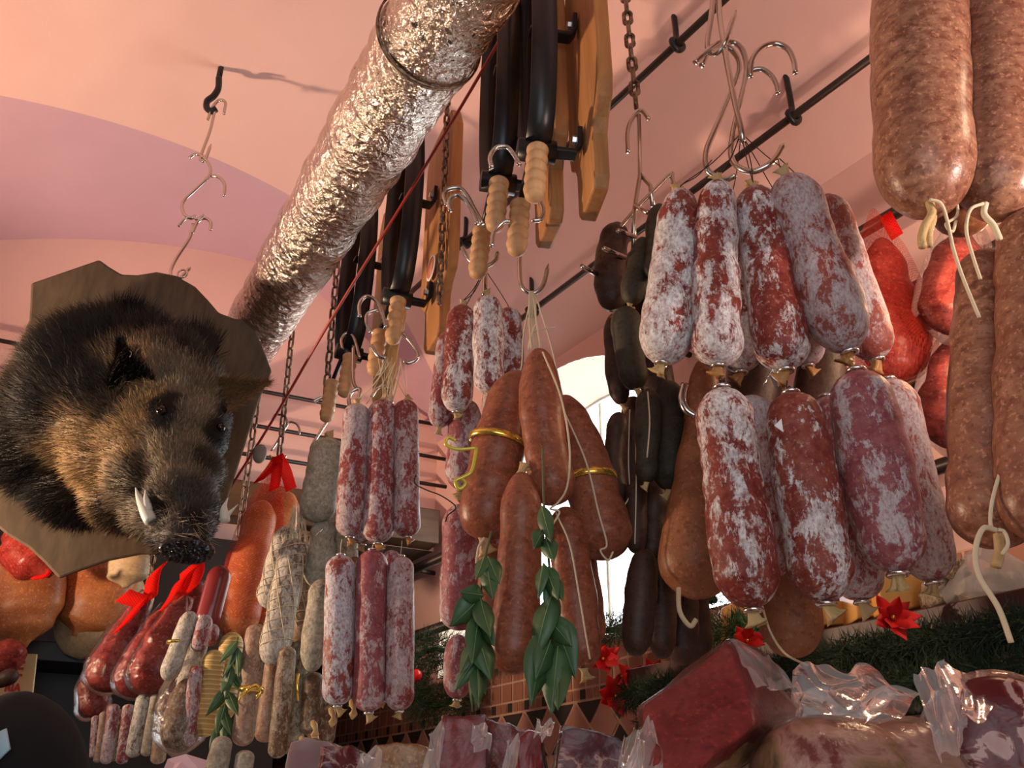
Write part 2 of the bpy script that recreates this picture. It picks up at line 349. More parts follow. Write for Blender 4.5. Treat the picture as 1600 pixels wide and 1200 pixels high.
# ---------------- setting ----------------
def struct(o): o['kind'] = 'structure'; return o
def hc(u):
    if u >= .9: return 2.34-.8*(u-.9)**2
    d = .9-u
    return 2.34-.216*d*d if d < 1.2 else 2.34-.311-.52*(d-1.2)
W2P = V((-.343, 3.766, 0)); W2E = V((.9, .436, 0)); W2N = V((.436, -.9, 0))
def w2(s, off, z): return W2P-W2E*s+W2N*off+V((0, 0, EYE+z))     # along the far wall, off = distance into the room
b = MB(); NU, NV = 60, 60
b_ = MB()
def crease(u): # v at which the soffit begins
    return 2.65+.238*(u+.157)
rows = []
us = [-1.7+3.56*i/NU for i in range(NU+1)]
for j in range(NV+1):
    t = j/NV; row = []
    for u in us:
        vc = crease(u); v = -1.4+(vc+1.4)*t; d = vc-v
        z = hc(u)+.03*(1-math.exp(-d/.12))*(1 if d < 9 else 0)
        row.append(UV(u, v, z-.0))
    rows.append(b.ring(row))
for j in range(NV): b.bridge(rows[j], rows[j+1], 0, False)
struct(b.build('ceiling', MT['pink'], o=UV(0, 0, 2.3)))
b = MB(); rows = []
for j in range(13):
    rows.append(b.ring([UV(u, crease(u)+1.3*j/12, hc(u)) for u in us]))
for j in range(12): b.bridge(rows[j], rows[j+1], 0, False)
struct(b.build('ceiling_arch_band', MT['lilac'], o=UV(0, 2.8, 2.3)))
UW = 1.85
b = MB().quad(w2(-.02, 0, 1.10), w2(2.9, 0, 1.10), w2(2.9, 0, 2.6), w2(-.02, 0, 2.6)); b.quad(w2(.62, 0, -EYE), w2(2.9, 0, -EYE), w2(2.9, 0, 1.10), w2(.62, 0, 1.10))
struct(b.build('wall_back', MT['pink'], smooth=False))
struct(MB().quad(w2(-.02, 0, 1.10), w2(.62, 0, 1.10), UV(.9, 5.2, 1.10), UV(1.85, 5.2, 1.10)).build('ceiling_alcove', MT['brownwall']))
b = MB().quad(UV(.9, 5.2, -EYE), UV(1.85, 5.2, -EYE), UV(1.85, 5.2, 1.10), UV(.9, 5.2, 1.10)); b.quad(w2(.62, 0, -EYE), UV(.9, 5.2, -EYE), UV(.9, 5.2, 1.10), w2(.62, 0, 1.10))
struct(b.build('wall_alcove', MT['brownwall'], smooth=False))
# right wall with arched window niche
b = MB(); VC, HA, SILL, SPR, CRN = 2.42, .80, .56, .75, 1.60
vs = [-1.4+i*.1 for i in range(32)]+[VC-HA+HA*2*i/32 for i in range(33)]+[3.3, 3.5, 4.2, 5.2]
vs = sorted(set(round(x, 4) for x in vs))
def arch(v): return SPR+(CRN-SPR)*math.sqrt(max(0, 1-((v-VC)/HA)**2))
for a, c in zip(vs, vs[1:]):
    mid = (a+c)/2
    if VC-HA < mid < VC+HA:
        b.quad(UV(UW, a, -EYE), UV(UW, c, -EYE), UV(UW, c, SILL), UV(UW, a, SILL))
        b.quad(UV(UW, a, arch(a)), UV(UW, c, arch(c)), UV(UW, c, 1.9), UV(UW, a, 1.9))
    else: b.quad(UV(UW, a, -EYE), UV(UW, c, -EYE), UV(UW, c, 1.9), UV(UW, a, 1.9))
struct(b.build('wall_right', MT['pink'], smooth=False, o=UV(UW, 0, 0)))
b = MB(); DN = .24; prof = [(VC-HA, SILL), (VC-HA, SPR)]+[(VC-HA*math.cos(pi*i/30), SPR+(CRN-SPR)*math.sin(pi*i/30)) for i in range(1, 30)]+[(VC+HA, SPR), (VC+HA, SILL)]
A = b.ring([UV(UW, v, z) for v, z in prof]); B = b.ring([UV(UW+DN, VC+(v-VC)*.9, SILL+(z-SILL)*.95) for v, z in prof]); b.bridge(A, B)
struct(b.build('wall_window_reveal', MT['cream'], o=UV(UW, VC, 1)))
win = empty('window_1', UV(UW+DN, VC, 1)); struct(win)
wp = [(VC+(v-VC)*.9, SILL+(z-SILL)*.95) for v, z in prof]
MB().quad(*[UV(UW+DN+.02, v, z) for v, z in ((VC-.75, SILL), (VC+.75, SILL), (VC+.75, 1.6), (VC-.75, 1.6))]).build('pane', MT['glass'], win)
fb = MB(); fb.loft([UV(UW+DN, v, z) for v, z in wp], .007, 6, closed=True); fb.loft([UV(UW+DN, VC, SILL), UV(UW+DN, VC, 1.53)], .009, 6); fb.build('window_frame', MT['frame'], win)
struct(MB().quad(UV(-1.7, -1.4, -EYE), UV(-1.7, 5, -EYE), UV(-1.7, 5, 1.3), UV(-1.7, -1.4, 1.3)).build('wall_left', MT['brownwall']))
b = MB()
for q in (((-1.7, 2.0), (-EYE, 2.4)),):
    (a, c), (z0, z1) = q; b.quad(UV(a, -1.4, z0), UV(c, -1.4, z0), UV(c, -1.4, z1), UV(a, -1.4, z1))
struct(b.build('wall_front', MT['brownwall'], smooth=False))
struct(MB().quad(UV(-1.8, -1.5, -EYE), UV(2.4, -1.5, -EYE), UV(2.4, 5.3, -EYE), UV(-1.8, 5.3, -EYE)).build('floor', MT['floor']))
# beam and rails on the far wall
bm = MB(); bm.prism([w2(2.3, 0.002, 1.1), w2(2.3, .12, 1.1), w2(2.3, .12, 1.25), w2(2.3, .002, 1.25)], W2E*2.28).build('beam', MT['beam'], bevel=.006, smooth=False)
tag(bpy.data.objects['beam'], 'old brown timber beam along the far wall beneath the thin rods', 'beam')
for i, (z, lab) in enumerate(((1.66, 'topmost of three thin black rods across the far pink wall'), (1.50, 'middle of three thin black rods across the far pink wall'), (1.37, 'lowest of three thin black rods, just above the timber beam'))):
    r = MB().loft([w2(2.2, .09, z), w2(-.02, .09, z)], .009, 8).build('wall_rod', MT['rod']); tag(r, lab, 'rod', 'thin rods across the far wall')
    for s in (.15, 1.1, 2.0): MB().loft([w2(s, .09, z), w2(s, 0, z+.01)], .006, 6).build('bracket', MT['rod'], r)
# rails on the right wall
for z, off, lab in ((1.35, .10, 'iron rail high on the right wall, just above the red net knots'), (1.13, .10, 'iron rail on the right wall crossing behind the first netted ham'), (.91, .10, 'iron rail on the right wall level with the second netted ham'), (.70, .10, 'lowest iron rail on the right wall beside the large sausages')):
    r = MB().loft([UV(UW-off, 0.0, z), UV(UW-off, 1.8, z)], .017, 10).build('wall_rail', MT['rod']); tag(r, lab, 'rail', 'iron rails on the right wall')
    for v in (.15, 1.7): MB().loft([UV(UW-off, v, z), UV(UW, v, z)], .010, 6).build('bracket', MT['rod'], r)
for z, lab in ((1.0, 'upper black rail by the corner behind the hanging salami, under the beam'), (.72, 'lower black rail by the corner above the dark green wreath')):
    r = MB().loft([UV(UW-.1, 4.3, z), UV(UW-.1, 2.9, z-.0)], .02, 10).build('wall_rail', MT['rod']); tag(r, lab, 'rail', 'iron rails by the corner')
    MB().loft([UV(UW-.1, 3.28, z), UV(UW, 3.28, z)], .01, 6).build('bracket', MT['rod'], r)
for u, z, v0, v1, hv, lab in ((1.43, 2.035, 0, 3.0, (1.24, 2.4), 'left ceiling rod that passes behind the steel hook cluster'), (1.67, 1.755, 0, 3.0, (1.07, 2.3), 'right ceiling rod held by an iron hook behind the hanging salami')):
    r = MB().loft([UV(u, v0, z), UV(u, v1, z)], .011, 10).build('ceiling_rod', MT['rod']); tag(r, lab, 'rod', 'rods under the vault')
    for v in hv:
        top = hc(u)+.1
        pts = [UV(u, v, top), UV(u, v, z+.03), UV(u-.022, v, z), UV(u, v, z-.024), UV(u+.024, v, z), UV(u+.012, v, z+.02)]
        MB().loft(cr(pts, 5), .009, 8).build('hook', MT['iron'], r)
# dark shelving on the far wall, left
sh = empty('wall_shelving', w2(1.4, .2, .2)); tag(sh, 'black shelving on the far wall behind the hanging hams', 'shelf')
ax = (W2E, W2N, V((0, 0, 1)))
MB().box(w2(1.45, .03, .3), (1.7, .03, 1.45), ax).build('back_panel', MT['black'], sh, smooth=False)
for z in (.52, .12): MB().box(w2(1.45, .16, z), (1.7, .28, .06), ax).build('shelf_board', MT['black'], sh, smooth=False, bevel=.003)
# tiled trim
b = MB(); u = UW-.004; b.quad(UV(u, .6, .20), UV(u, 5.1, .20), UV(u, 5.1, .545), UV(u, .6, .545), 0)
u = UW-.007; pw, zt, zb = .14, .375, .225; zm = (zt+zb)/2; gp = .006
for i in range(32):
    c = 5.06-pw*(i+.5); h = pw/2-gp
    b.quad(UV(u, c-h, zm), UV(u, c, zb+gp), UV(u, c+h, zm), UV(u, c, zt-gp), 1)
    e = c-pw/2
    b.face(b.ring([UV(u, e-h+.004, zt-.003), UV(u, e+h-.004, zt-.003), UV(u, e, zm+gp)]), 2)
    b.face(b.ring([UV(u, e-h+.004, zb+.003), UV(u, e+h-.004, zb+.003), UV(u, e, zm-gp)]), 2)
for i in range(130):
    c = 5.06-.034*i; b.quad(UV(u, c-.002, .38), UV(u, c-.03, .38), UV(u, c-.03, .41), UV(u, c-.002, .41), 3 if i % 3 else 2)
    if i % 2 == 0:
        b.quad(UV(u, c-.004, .417), UV(u, c-.062, .417), UV(u, c-.062, .475), UV(u, c-.004, .475), 3); b.quad(UV(u, c-.004, .482), UV(u, c-.062, .482), UV(u, c-.062, .54), UV(u, c-.004, .54), 3)
struct(b.build('trim_1', [MT['grout'], MT['tilepink'], MT['tiledark'], MT['tilebrown']], smooth=False))
# shelf with grass on right wall
AX = (U2, V2, V((0, 0, 1)))
s_ = MB().box(UV(1.72, .95, .36), (.25, 1.75, .045), AX).build('wall_shelf', MT['shelf'], smooth=False, bevel=.003); tag(s_, 'dark red-brown shelf on the right wall carrying cheeses and bagged goods', 'shelf')
def needles(name, spine, rad, count, ln, mt, lab, cat, group=None, drop=0.0, parent=None):
    b = MB(); b.loft(spine, .01, 6); n = len(spine)
    for i in range(count):
        f = random.random()*(n-1); j = min(int(f), n-2); p = spine[j].lerp(spine[j+1], f-j)
        d = V((random.gauss(0, 1), random.gauss(0, 1), random.gauss(0, 1)-drop)).normalized()
        q = p+d*rad*random.random()**.5; e = q+(d+V((random.gauss(0, .5), random.gauss(0, .5), random.gauss(0, .5)))).normalized()*ln*random.uniform(.6, 1.3)
        s = (e-q).cross(V((random.random(), random.random(), random.random()))).normalized()*.0013
        b.face(b.ring([q-s, q+s, e]))
    o = b.build(name, mt, parent, smooth=False, o=spine[0])
    if lab: tag(o, lab, cat, group)
    return o
needles('grass_garland', [UV(1.57, .1+.07*i, .315) for i in range(25)], .035, 16000, .03, MT['grass'], 'dark green artificial grass strip along the front of the wall shelf', 'garland', drop=.3)
needles('grass_garland', [UV(1.56, .1+.07*i, .25) for i in range(24)], .028, 9000, .03, MT['fir'], 'lower darker green strip hanging beneath the grass on the wall shelf', 'garland', drop=.3)
# counter
ct = empty('display_counter', UV(.85, .9, -EYE)); tag(ct, 'long display counter under the wrapped meats', 'counter')
MB().box(UV(.85, .9, -.02), (.75, 3.0, .03), AX).build('worktop', MT['frame'], ct, smooth=False, bevel=.004)
MB().box(UV(.85, .9, -.74), (.7, 2.95, 1.42), AX).build('cabinet_body', MT['shelf'], ct, smooth=False)
# ---------------- sausages ----------------
def tail(root, p, d, R, mt='casing', name='casing_end', fl=1.5, ln=1.0):
    d = d.normalized(); n = 6; sdv = V((random.uniform(-1, 1), random.uniform(-.6, .6), 0))*R*.35; pts = [p+d*R*.56*ln*i/n+sdv*(i/n)**2 for i in range(n+1)]
    ph = random.random()*6
    MB().loft(pts, [R*.26, R*.2, R*.17, R*.18, R*.2, R*.23, R*.22*fl], 16, rfn=lambda t, a, q: 1+.45*t*math.sin(3*a+ph)+.3*t*math.sin(7*a), flat=.5).build(name, MT[mt], root)
def clip(root, p, d, R):
    d = d.normalized(); s = d.orthogonal().normalized(); t = d.cross(s)
    MB().loft([p+(s*math.cos(a)+t*math.sin(a))*R*.26 for a in [2*pi*i/10 for i in range(10)]], R*.07, 6, closed=True).build('metal_clip', MT['clip'], root)
def S(name, label, top, bot, w, Y, mt, group=None, bend=0, Yb=None, e1=1.0, e2=1.0, taper=0, bulge=0, t1=0, t2=1, cl=0, ts=None, sm='string', hi=0, lump=.075, cat='sausage', flat=.95, gath=.5, t2m='casing', sr=.0009, prof=None, bendY=0):
    Yb = Yb or Y; A = P(*top, Y); B = P(*bot, Yb); R = M(w/2, (A+B)/2)
    mid = (A+B)/2+V((M(bend, (A+B)/2), bendY, 0)); n = 64 if hi else 30; seg = 40 if hi else 22
    pts = []; rad = []; L = (B-A).length
    for i in range(n+1):
        x = i/n; t = .5-.5*math.cos(pi*x)*(1-.0); t = .55*t+.45*x if 0 else t
        pts.append(A*(1-t)**2+(mid*2-(A+B)/2)*2*t*(1-t)+B*t*t)
        k1 = min(1, t*L/(R*1.15*e1)); k2 = min(1, (1-t)*L/(R*1.15*e2))
        q = (1-(1-k1)**2)**.5*(1-(1-k2)**2)**.5
        r = R*q*(1+taper*(t-.5)+bulge*math.sin(pi*t))
        if prof:
            f = t*(len(prof)-1); j = min(int(f), len(prof)-2); c = (1-math.cos(pi*(f-j)))/2; r *= prof[j]*(1-c)+prof[j+1]*c
        rad.append(max(r, R*.06))
    ph = random.random()*100; ng = random.choice((13, 15, 17))
    def rf(t, a, p):
        ends = max(0, 1-min(t, 1-t)*L/(R*1.3))
        v = 1+lump*1.6*noise.noise(V((ph, 0, 0))+p*16)+lump*.8*noise.noise(V((ph, 5, 0))+p*45)
        if ends > 0: v += gath*.16*ends*(math.sin(a*ng+ph)+.5*math.sin(a*(ng-4)))
        return v
    o = MB().loft(pts, rad, seg, rfn=rf, flat=flat).build(name, MT[mt], o=A)
    tag(o, label, cat, group)
    d2 = (pts[-1]-pts[-3]).normalized(); d1 = (pts[0]-pts[2]).normalized()
    if t2: tail(o, B-d2*R*.05, d2, R, t2m)
    if t1: tail(o, A-d1*R*.05, d1, R, 'casing', 'casing_tip', 1.3, .8)
    if cl: clip(o, B+d2*R*.08, d2, R)
    if cl > 1: clip(o, A+d1*R*.05, d1, R)
    if ts:
        for q in (ts if isinstance(ts, list) else [ts]):
            E = P(*q); m = (A+E)/2+V((random.uniform(-.004, .004), 0, -.002))
            MB().loft(cr([A-d1*R*.1, A+d1*R*.3, m, E], 5), sr, 5).build('tie_string', MT[sm], o)
    o['R_'] = R
    return o
def ribbon(root, px, py, Y, w, mt='gold', tilt=0, wd=.012, extra=0, end=None):
    c = P(px, py, Y); R = M(w/2, c)*1.06
    MB().strap([c+V((math.cos(a)*R, math.sin(a)*R*.98, math.cos(a)*R*tilt)) for a in [2*pi*i/28 for i in range(28)]], (0, 0, 1), wd, .001, True).build('ribbon', MT[mt], root)
g1 = 'mould-covered salami in the big right-hand bunch'
KN = (1158, 208, 1.15)
r1 = S('salami', 'far left upper salami of the big right bunch, hanging alone with powdery white mould', (1064, 298), (1035, 566), 76, 1.13, 'heavy', g1, t1=1, cl=1, ts=[KN, (1112, 250, 1.17)], sm='black_string', hi=1, bend=4, taper=.15, e1=1.6)
r2 = S('salami', 'whitest salami, second from left in the upper row of the big right bunch', (1122, 284), (1122, 570), 73, 1.10, 'heavy', g1, t1=1, cl=1, ts=[KN, (1157, 208, 1.13)], sm='black_string', hi=1, bend=-4, taper=.25, t2m='casingbrown', e1=1.2)
r3 = S('salami', 'half red, half mouldy salami in the middle of the upper row of the right bunch', (1178, 294), (1228, 576), 80, 1.12, 'mid', g1, t1=1, cl=1, ts=[KN, (1160, 208, 1.13)], sm='black_string', hi=1, taper=.1, t2m='casingbrown', e1=1.3)
r4 = S('salami', 'fat greyish salami leaning right at the front of the upper right bunch', (1230, 276), (1326, 548), 90, 1.10, 'grey', g1, t1=1, cl=1, ts=[KN, (1215, 245, 1.12)], sm='black_string', hi=1, taper=.05, t2m='casingbrown', e1=1.2)
r5 = S('salami', 'rightmost upper salami, half hidden behind the fat greyish one', (1285, 308), (1370, 560), 72, 1.22, 'grey', g1, cl=1, t2m='casingbrown', ts=(1215, 245, 1.14), sm='black_string')
S('salami', 'salami end peeping out between the whitest one and the middle one, upper row', (1140, 330), (1158, 580), 66, 1.21, 'mid', g1, cl=1, t2m='casingbrown', ts=KN, sm='black_string')
S('salami', 'narrow salami end showing behind the upper middle salami, above the black strings', (1225, 330), (1263, 570), 60, 1.22, 'grey', g1, cl=1, t2m='casingbrown', ts=KN, sm='black_string')
S('salami', 'lower left front salami of the right bunch, pinkish red with white flakes', (1128, 608), (1176, 950), 97, 1.10, 'mid', g1, cl=2, hi=1, e1=1.0, bend=-3, ts=(1123, 590, 1.10), sm='black_string')
S('salami', 'lower middle salami of the right bunch, mostly red and wrinkled', (1236, 616), (1290, 940), 98, 1.11, 'light', g1, cl=2, hi=1, ts=(1230, 595, 1.11), sm='black_string')
S('salami', 'lower right front salami of the right bunch with broad grey patches', (1338, 582), (1402, 893), 108, 1.10, 'purple', g1, cl=2, hi=1, ts=(1328, 565, 1.10), sm='black_string')
S('salami', 'lower salami tucked behind the pinkish left front one, streaked white', (1170, 620), (1208, 902), 80, 1.21, 'grey', g1, cl=0, t2=0)
S('salami', 'lower salami half hidden behind the red wrinkled middle one', (1290, 622), (1346, 938), 80, 1.22, 'purple', g1, cl=2)
S('salami', 'outermost right lower salami behind the one with broad grey patches', (1388, 595), (1458, 908), 82, 1.22, 'grey', g1, cl=2)
# brown ones behind
b1 = S('pear_sausage', 'orange-brown pear-shaped sausage left of the big right bunch, wide at its foot', (1100, 560), (1082, 935), 104, 1.32, 'brown', None, prof=[.45, .55, .75, 1.05, 1.1], t2=0, cat='sausage', bend=4)
wire('tie_string', [(1060, 918, 1.26), (1062, 955, 1.26), (1078, 978, 1.26), (1088, 968, 1.26)], .0035, MT['string'], parent=b1, sharp=False)
b2 = S('pear_sausage', 'round brown sausage end hanging lowest below the big right bunch', (1215, 700), (1240, 1028), 96, 1.34, 'brown', None, prof=[.5, .6, .8, 1, 1.05], t2=0)
wire('tie_string', [(1190, 945, 1.24), (1205, 990, 1.24), (1228, 1022, 1.25), (1262, 1040, 1.2)], .0016, MT['string'], parent=b2, sharp=False)
S('sausage', 'dark brown sausage in shadow behind the black strings of the right bunch', (1290, 480), (1265, 860), 80, 1.45, 'dark')
S('sausage', 'dark brown sausage behind the gap between the upper and lower right salami', (1190, 470), (1160, 800), 90, 1.47, 'dark')
# casing label tags in the bunch
o = MB().strap([P(1195, 600, 1.14), P(1204, 580, 1.13), P(1216, 605, 1.14)], (.3, -1, .2), .012, .001).build('metal_tag', MT['clip']); tag(o, 'shiny bent metal tag in the black strings of the right bunch', 'tag')
o = MB().prism([P(1210, 665, 1.055), P(1221, 654, 1.055), P(1224, 675, 1.055)], (0, .001, 0)).build('paper_tag', MT['paper'], smooth=False); tag(o, 'tiny white paper triangle on the red wrinkled lower salami', 'tag')
# hook cluster on the right
hk = empty('meat_hook_cluster', P(1130, 0, 1.15)); tag(hk, 'cluster of crossing steel meat hooks above the big right bunch', 'hook')
st = .0052
wire('hook', [(1119, -60, 1.15), (1112, 20, 1.15), (1106, 62, 1.15), (1107, 78, 1.15), (1116, 84, 1.14), (1127, 76, 1.13), (1136, 58, 1.12), (1150, 16, 1.12)], st, MT['steel'], parent=hk)
wire('hook', [(1121, -60, 1.16), (1124, 20, 1.15), (1133, 80, 1.13), (1145, 145, 1.12), (1158, 203, 1.12), (1160, 225, 1.13)], st*1.05, MT['steel'], parent=hk)
wire('hook', [(1086, 98, 1.14), (1100, 84, 1.14), (1122, 68, 1.15), (1145, 66, 1.16), (1160, 78, 1.16), (1166, 110, 1.16), (1155, 165, 1.15), (1145, 210, 1.15), (1142, 242, 1.15), (1152, 260, 1.14), (1175, 268, 1.13), (1200, 258, 1.12), (1214, 244, 1.12), (1225, 224, 1.12)], st, MT['steel'], parent=hk)
wire('hook', [(1096, 103, 1.16), (1108, 80, 1.16), (1126, 70, 1.17), (1145, 80, 1.18), (1155, 105, 1.18), (1140, 150, 1.18), (1118, 200, 1.17), (1104, 235, 1.17), (1104, 262, 1.17), (1116, 275, 1.17), (1135, 280, 1.16), (1152, 272, 1.15)], st, MT['steel'], parent=hk)
wire('hook', [(1172, 120, 1.155), (1175, 95, 1.15), (1188, 76, 1.15), (1210, 68, 1.15), (1230, 76, 1.15), (1240, 95, 1.15), (1243, 114, 1.15)], st, MT['steel'], parent=hk, sharp=False)
wire('hook', [(1172, 110, 1.165), (1190, 108, 1.16), (1205, 118, 1.16), (1213, 132, 1.16), (1216, 146, 1.16)], st*.9, MT['steel'], parent=hk, sharp=False)
MB().loft([P(1119, -60, 1.155), P(1119, -60, 1.155)+V((0, 0, .72))], .006, 8).build('hanger', MT['steel'], hk)
# big near sausages, top right
g2 = 'large near sausages at the upper right'
t1 = S('large_sausage', 'large mottled sausage at the upper right, left one of the pair', (1440, -190), (1450, 334), 128, .92, 'near', g2, hi=1, lump=.04, t2m='string', bulge=.12, bend=-8, t2=0, e2=1.3)
wire('casing_end', [(1452, 316, .90), (1456, 334, .9), (1446, 352, .9), (1440, 372, .9), (1442, 386, .9)], .0055, MT['casing'], parent=t1, sharp=False)
wire('casing_end', [(1454, 318, .905), (1458, 340, .905), (1452, 360, .905), (1452, 384, .905)], .005, MT['casing'], parent=t1, sharp=False)
wire('tie_string', [(1452, 312, .89), (1470, 318, .89), (1480, 345, .9), (1490, 390, .9), (1505, 435, .9), (1530, 496, .9)], .0022, MT['string'], parent=t1, sharp=False)
wire('tie_string', [(1492, 300, .93), (1496, 335, .92), (1478, 350, .92), (1488, 362, .92), (1494, 345, .92)], .002, MT['string'], parent=t1, sharp=False)
t2_ = S('large_sausage', 'large mottled sausage at the upper right corner with a shiny foot', (1548, -190), (1558, 338), 122, .92, 'near', g2, hi=1, lump=.04, bulge=.1, t2=0, bend=4, e2=1.3)
wire('casing_end', [(1540, 318, .9), (1538, 335, .9), (1552, 352, .9), (1562, 374, .9)], .004, MT['string'], parent=t2_, sharp=False)
wire('tie_string', [(1536, 318, .89), (1516, 328, .89), (1510, 360, .9), (1520, 400, .9), (1532, 436, .9)], .0022, MT['string'], parent=t2_, sharp=False)
S('large_sausage', 'shadowed sausage end between the two large sausages of the upper right pair', (1500, -100), (1502, 362), 90, 1.03, 'brown', g2, t2=0)
t3 = S('large_sausage', 'long curved sausage below the upper right pair, ending in a bowed white string', (1546, 395), (1556, 856), 108, .99, 'near', g2, hi=1, bend=-10, t2=0, taper=.25)
wire('casing_end', [(1560, 835, .95), (1562, 862, .95), (1556, 885, .95)], .006, MT['casing'], parent=t3, sharp=False)
wire('tie_string', [(1583, 580, .95), (1580, 680, .94), (1556, 760, .93), (1548, 800, .93), (1550, 825, .93), (1568, 830, .93), (1575, 850, .93), (1566, 866, .93)], .0022, MT['string'], parent=t3, sharp=False)
wire('tie_string', [(1556, 828, .93), (1536, 826, .92), (1524, 860, .92), (1530, 900, .92), (1560, 950, .92), (1580, 1004, .92)], .003, MT['string'], parent=t3, sharp=False)
S('large_sausage', 'large sausage cut by the right edge of the picture, beside the long curved one', (1618, 330), (1628, 850), 122, .93, 'near', g2, hi=1, t2=0)
# nearby rail holding them
r = MB().loft([P(1440, -190, .92)+V((-.12, 0, .03)), P(1440, -190, .92)+V((.45, 0, .03))], .008, 8).build('hanging_rod', MT['rod']); tag(r, 'short rod above the frame carrying the large near sausages', 'rod')
# centre bunch
g3 = 'small mould-spotted salami above the centre bunch'
CK = (757, 420, 1.5)
S('salami', 'second from left of the small spotted salami above the gold-ribboned sausages', (722, 478), (713, 643), 48, 1.48, 'mid', g3, t1=1, cl=1, ts=[CK, (752, 435, 1.5)], sm='black_string', hi=1)
S('salami', 'whitest and front one of the small spotted salami in the centre', (762, 463), (764, 614), 47, 1.44, 'heavy', g3, t1=1, ts=[CK, (757, 430, 1.48)], sm='black_string', hi=1)
S('salami', 'rightmost of the small spotted salami, behind the string of the fresh sausages', (794, 482), (802, 600), 40, 1.54, 'mid', g3, cl=1, ts=CK, sm='black_string')
S('salami', 'leftmost of the small spotted salami, darker and hanging lower', (702, 520), (686, 668), 38, 1.55, 'thinmould', g3, t2=1, ts=CK, sm='black_string')
g4 = 'purple salami strung one below the other beside the bay leaves'
S('salami', 'uppermost of the purple salami string, just under the small spotted ones', (727, 625), (722, 765), 54, 1.56, 'purple', g4, cl=1)
S('salami', 'middle one of the purple salami string, left of the bay leaves', (722, 788), (718, 985), 62, 1.56, 'purple', g4, cl=0, t2=0, hi=1)
S('salami', 'lowest of the purple salami string, with a pale casing tip', (718, 992), (714, 1092), 46, 1.58, 'purple', g4, cl=1)
S('salami', 'dim salami behind the left gold-ribboned sausage', (775, 600), (770, 1045), 50, 1.6, 'purple', g4, t2=0)
wire('black_wire', [(650, 742), (648, 755), (665, 765), (690, 775), (712, 792), (700, 805), (696, 815)], .0012, MT['black_string'], 'thin black wire looping at the left of the purple salami string', 'wire', Y=1.5, sharp=False)
g5 = 'fresh red-brown sausages of the centre bunch'
f1 = S('fresh_sausage', 'left fresh sausage with a gold ribbon round its middle', (812, 580), (757, 842), 80, 1.38, 'fresh', g5, hi=1, ts=(832, 455, 1.36), taper=.25, t2=1, e1=1.6, bend=-8, sr=.0015)
ribbon(f1, 777, 692, 1.38, 84, tilt=-.18)
wire('ribbon_end', [(745, 700, 1.34), (715, 702, 1.34), (697, 695, 1.34), (700, 684, 1.34), (712, 688, 1.34)], .003, MT['goldgreen'], parent=f1, sharp=False)
wire('ribbon_end', [(745, 700, 1.34), (738, 735, 1.34), (725, 745, 1.34), (712, 752, 1.34), (718, 764, 1.34), (728, 756, 1.34), (722, 748, 1.34)], .0035, MT['goldgreen'], parent=f1, sharp=False)
wire('tie_string', [(757, 840, 1.36), (748, 855, 1.36), (744, 880, 1.36)], .002, MT['string'], parent=f1, sharp=False)
f2 = S('fresh_sausage', 'front fresh sausage in the middle of the centre bunch, directly under the twine knot', (843, 545), (870, 788), 68, 1.30, 'fresh', g5, hi=1, ts=[(832, 455, 1.36), (836, 455, 1.36)], bend=-8, taper=.2, e1=1.7, t2=0, sr=.0015)
wire('tie_string', [(848, 550, 1.26), (876, 620, 1.25), (890, 700, 1.25), (886, 760, 1.26), (872, 785, 1.27), (860, 795, 1.27), (874, 800, 1.27), (862, 822, 1.27)], .0016, MT['string'], parent=f2, sharp=False)
f3 = S('fresh_sausage', 'right fresh sausage with a gold ribbon, leaning against the bright window', (880, 618), (950, 874), 82, 1.40, 'fresh', g5, hi=1, bend=6, taper=.45, e1=2.0, t2=0, ts=(836, 458, 1.36), sr=.0015)
ribbon(f3, 922, 750, 1.40, 80, tilt=.08)
wire('tie_string', [(880, 640, 1.35), (915, 720, 1.34), (935, 800, 1.34), (948, 850, 1.35), (938, 860, 1.35), (950, 875, 1.35), (958, 862, 1.35)], .0016, MT['string'], parent=f3, sharp=False)
f4 = S('fresh_sausage', 'long fresh sausage in the lower middle with a glossy highlight down its length', (815, 738), (800, 1054), 70, 1.28, 'fresh', g5, hi=1, taper=.12, e1=1.6, t1=1, t2=0, bend=3)
f5 = S('fresh_sausage', 'lower right fresh sausage behind the large bay leaves', (882, 792), (912, 1045), 64, 1.38, 'fresh', g5, taper=.05, t2=1, e1=1.5, hi=1)
wire('tie_string', [(868, 800, 1.33), (890, 850, 1.32), (905, 930, 1.32), (915, 990, 1.32), (922, 1030, 1.33)], .0014, MT['string'], parent=f5, sharp=False)
S('fresh_sausage', 'fresh sausage seen edge-on at the right of the lower centre bunch by the window', (908, 850), (930, 1005), 42, 1.48, 'fresh', g5, t2=0)
S('fresh_sausage', 'shadowed fresh sausage behind the small bay sprig at the lower left of the centre bunch', (770, 850), (762, 1040), 44, 1.46, 'brown', g5, t2=0)
# twine knot
tk = empty('twine_knot', P(832, 455, 1.35)); tag(tk, 'cream twine tied over the steel hook above the fresh sausages', 'twine')
for dx in (-4, -1, 2, 5): wire('strand', [(830+dx*.6, 455, 1.355), (831+dx, 500, 1.35), (836+dx*1.5, 545, 1.33)], .0013, MT['string'], parent=tk, sharp=False)
wire('strand', [(832, 518, 1.34), (850, 514, 1.34), (868, 512, 1.34)], .0015, MT['string'], parent=tk, sharp=False)
wire('strand', [(826, 545, 1.34), (832, 520, 1.34), (838, 506, 1.34)], .002, MT['string'], parent=tk, sharp=False)
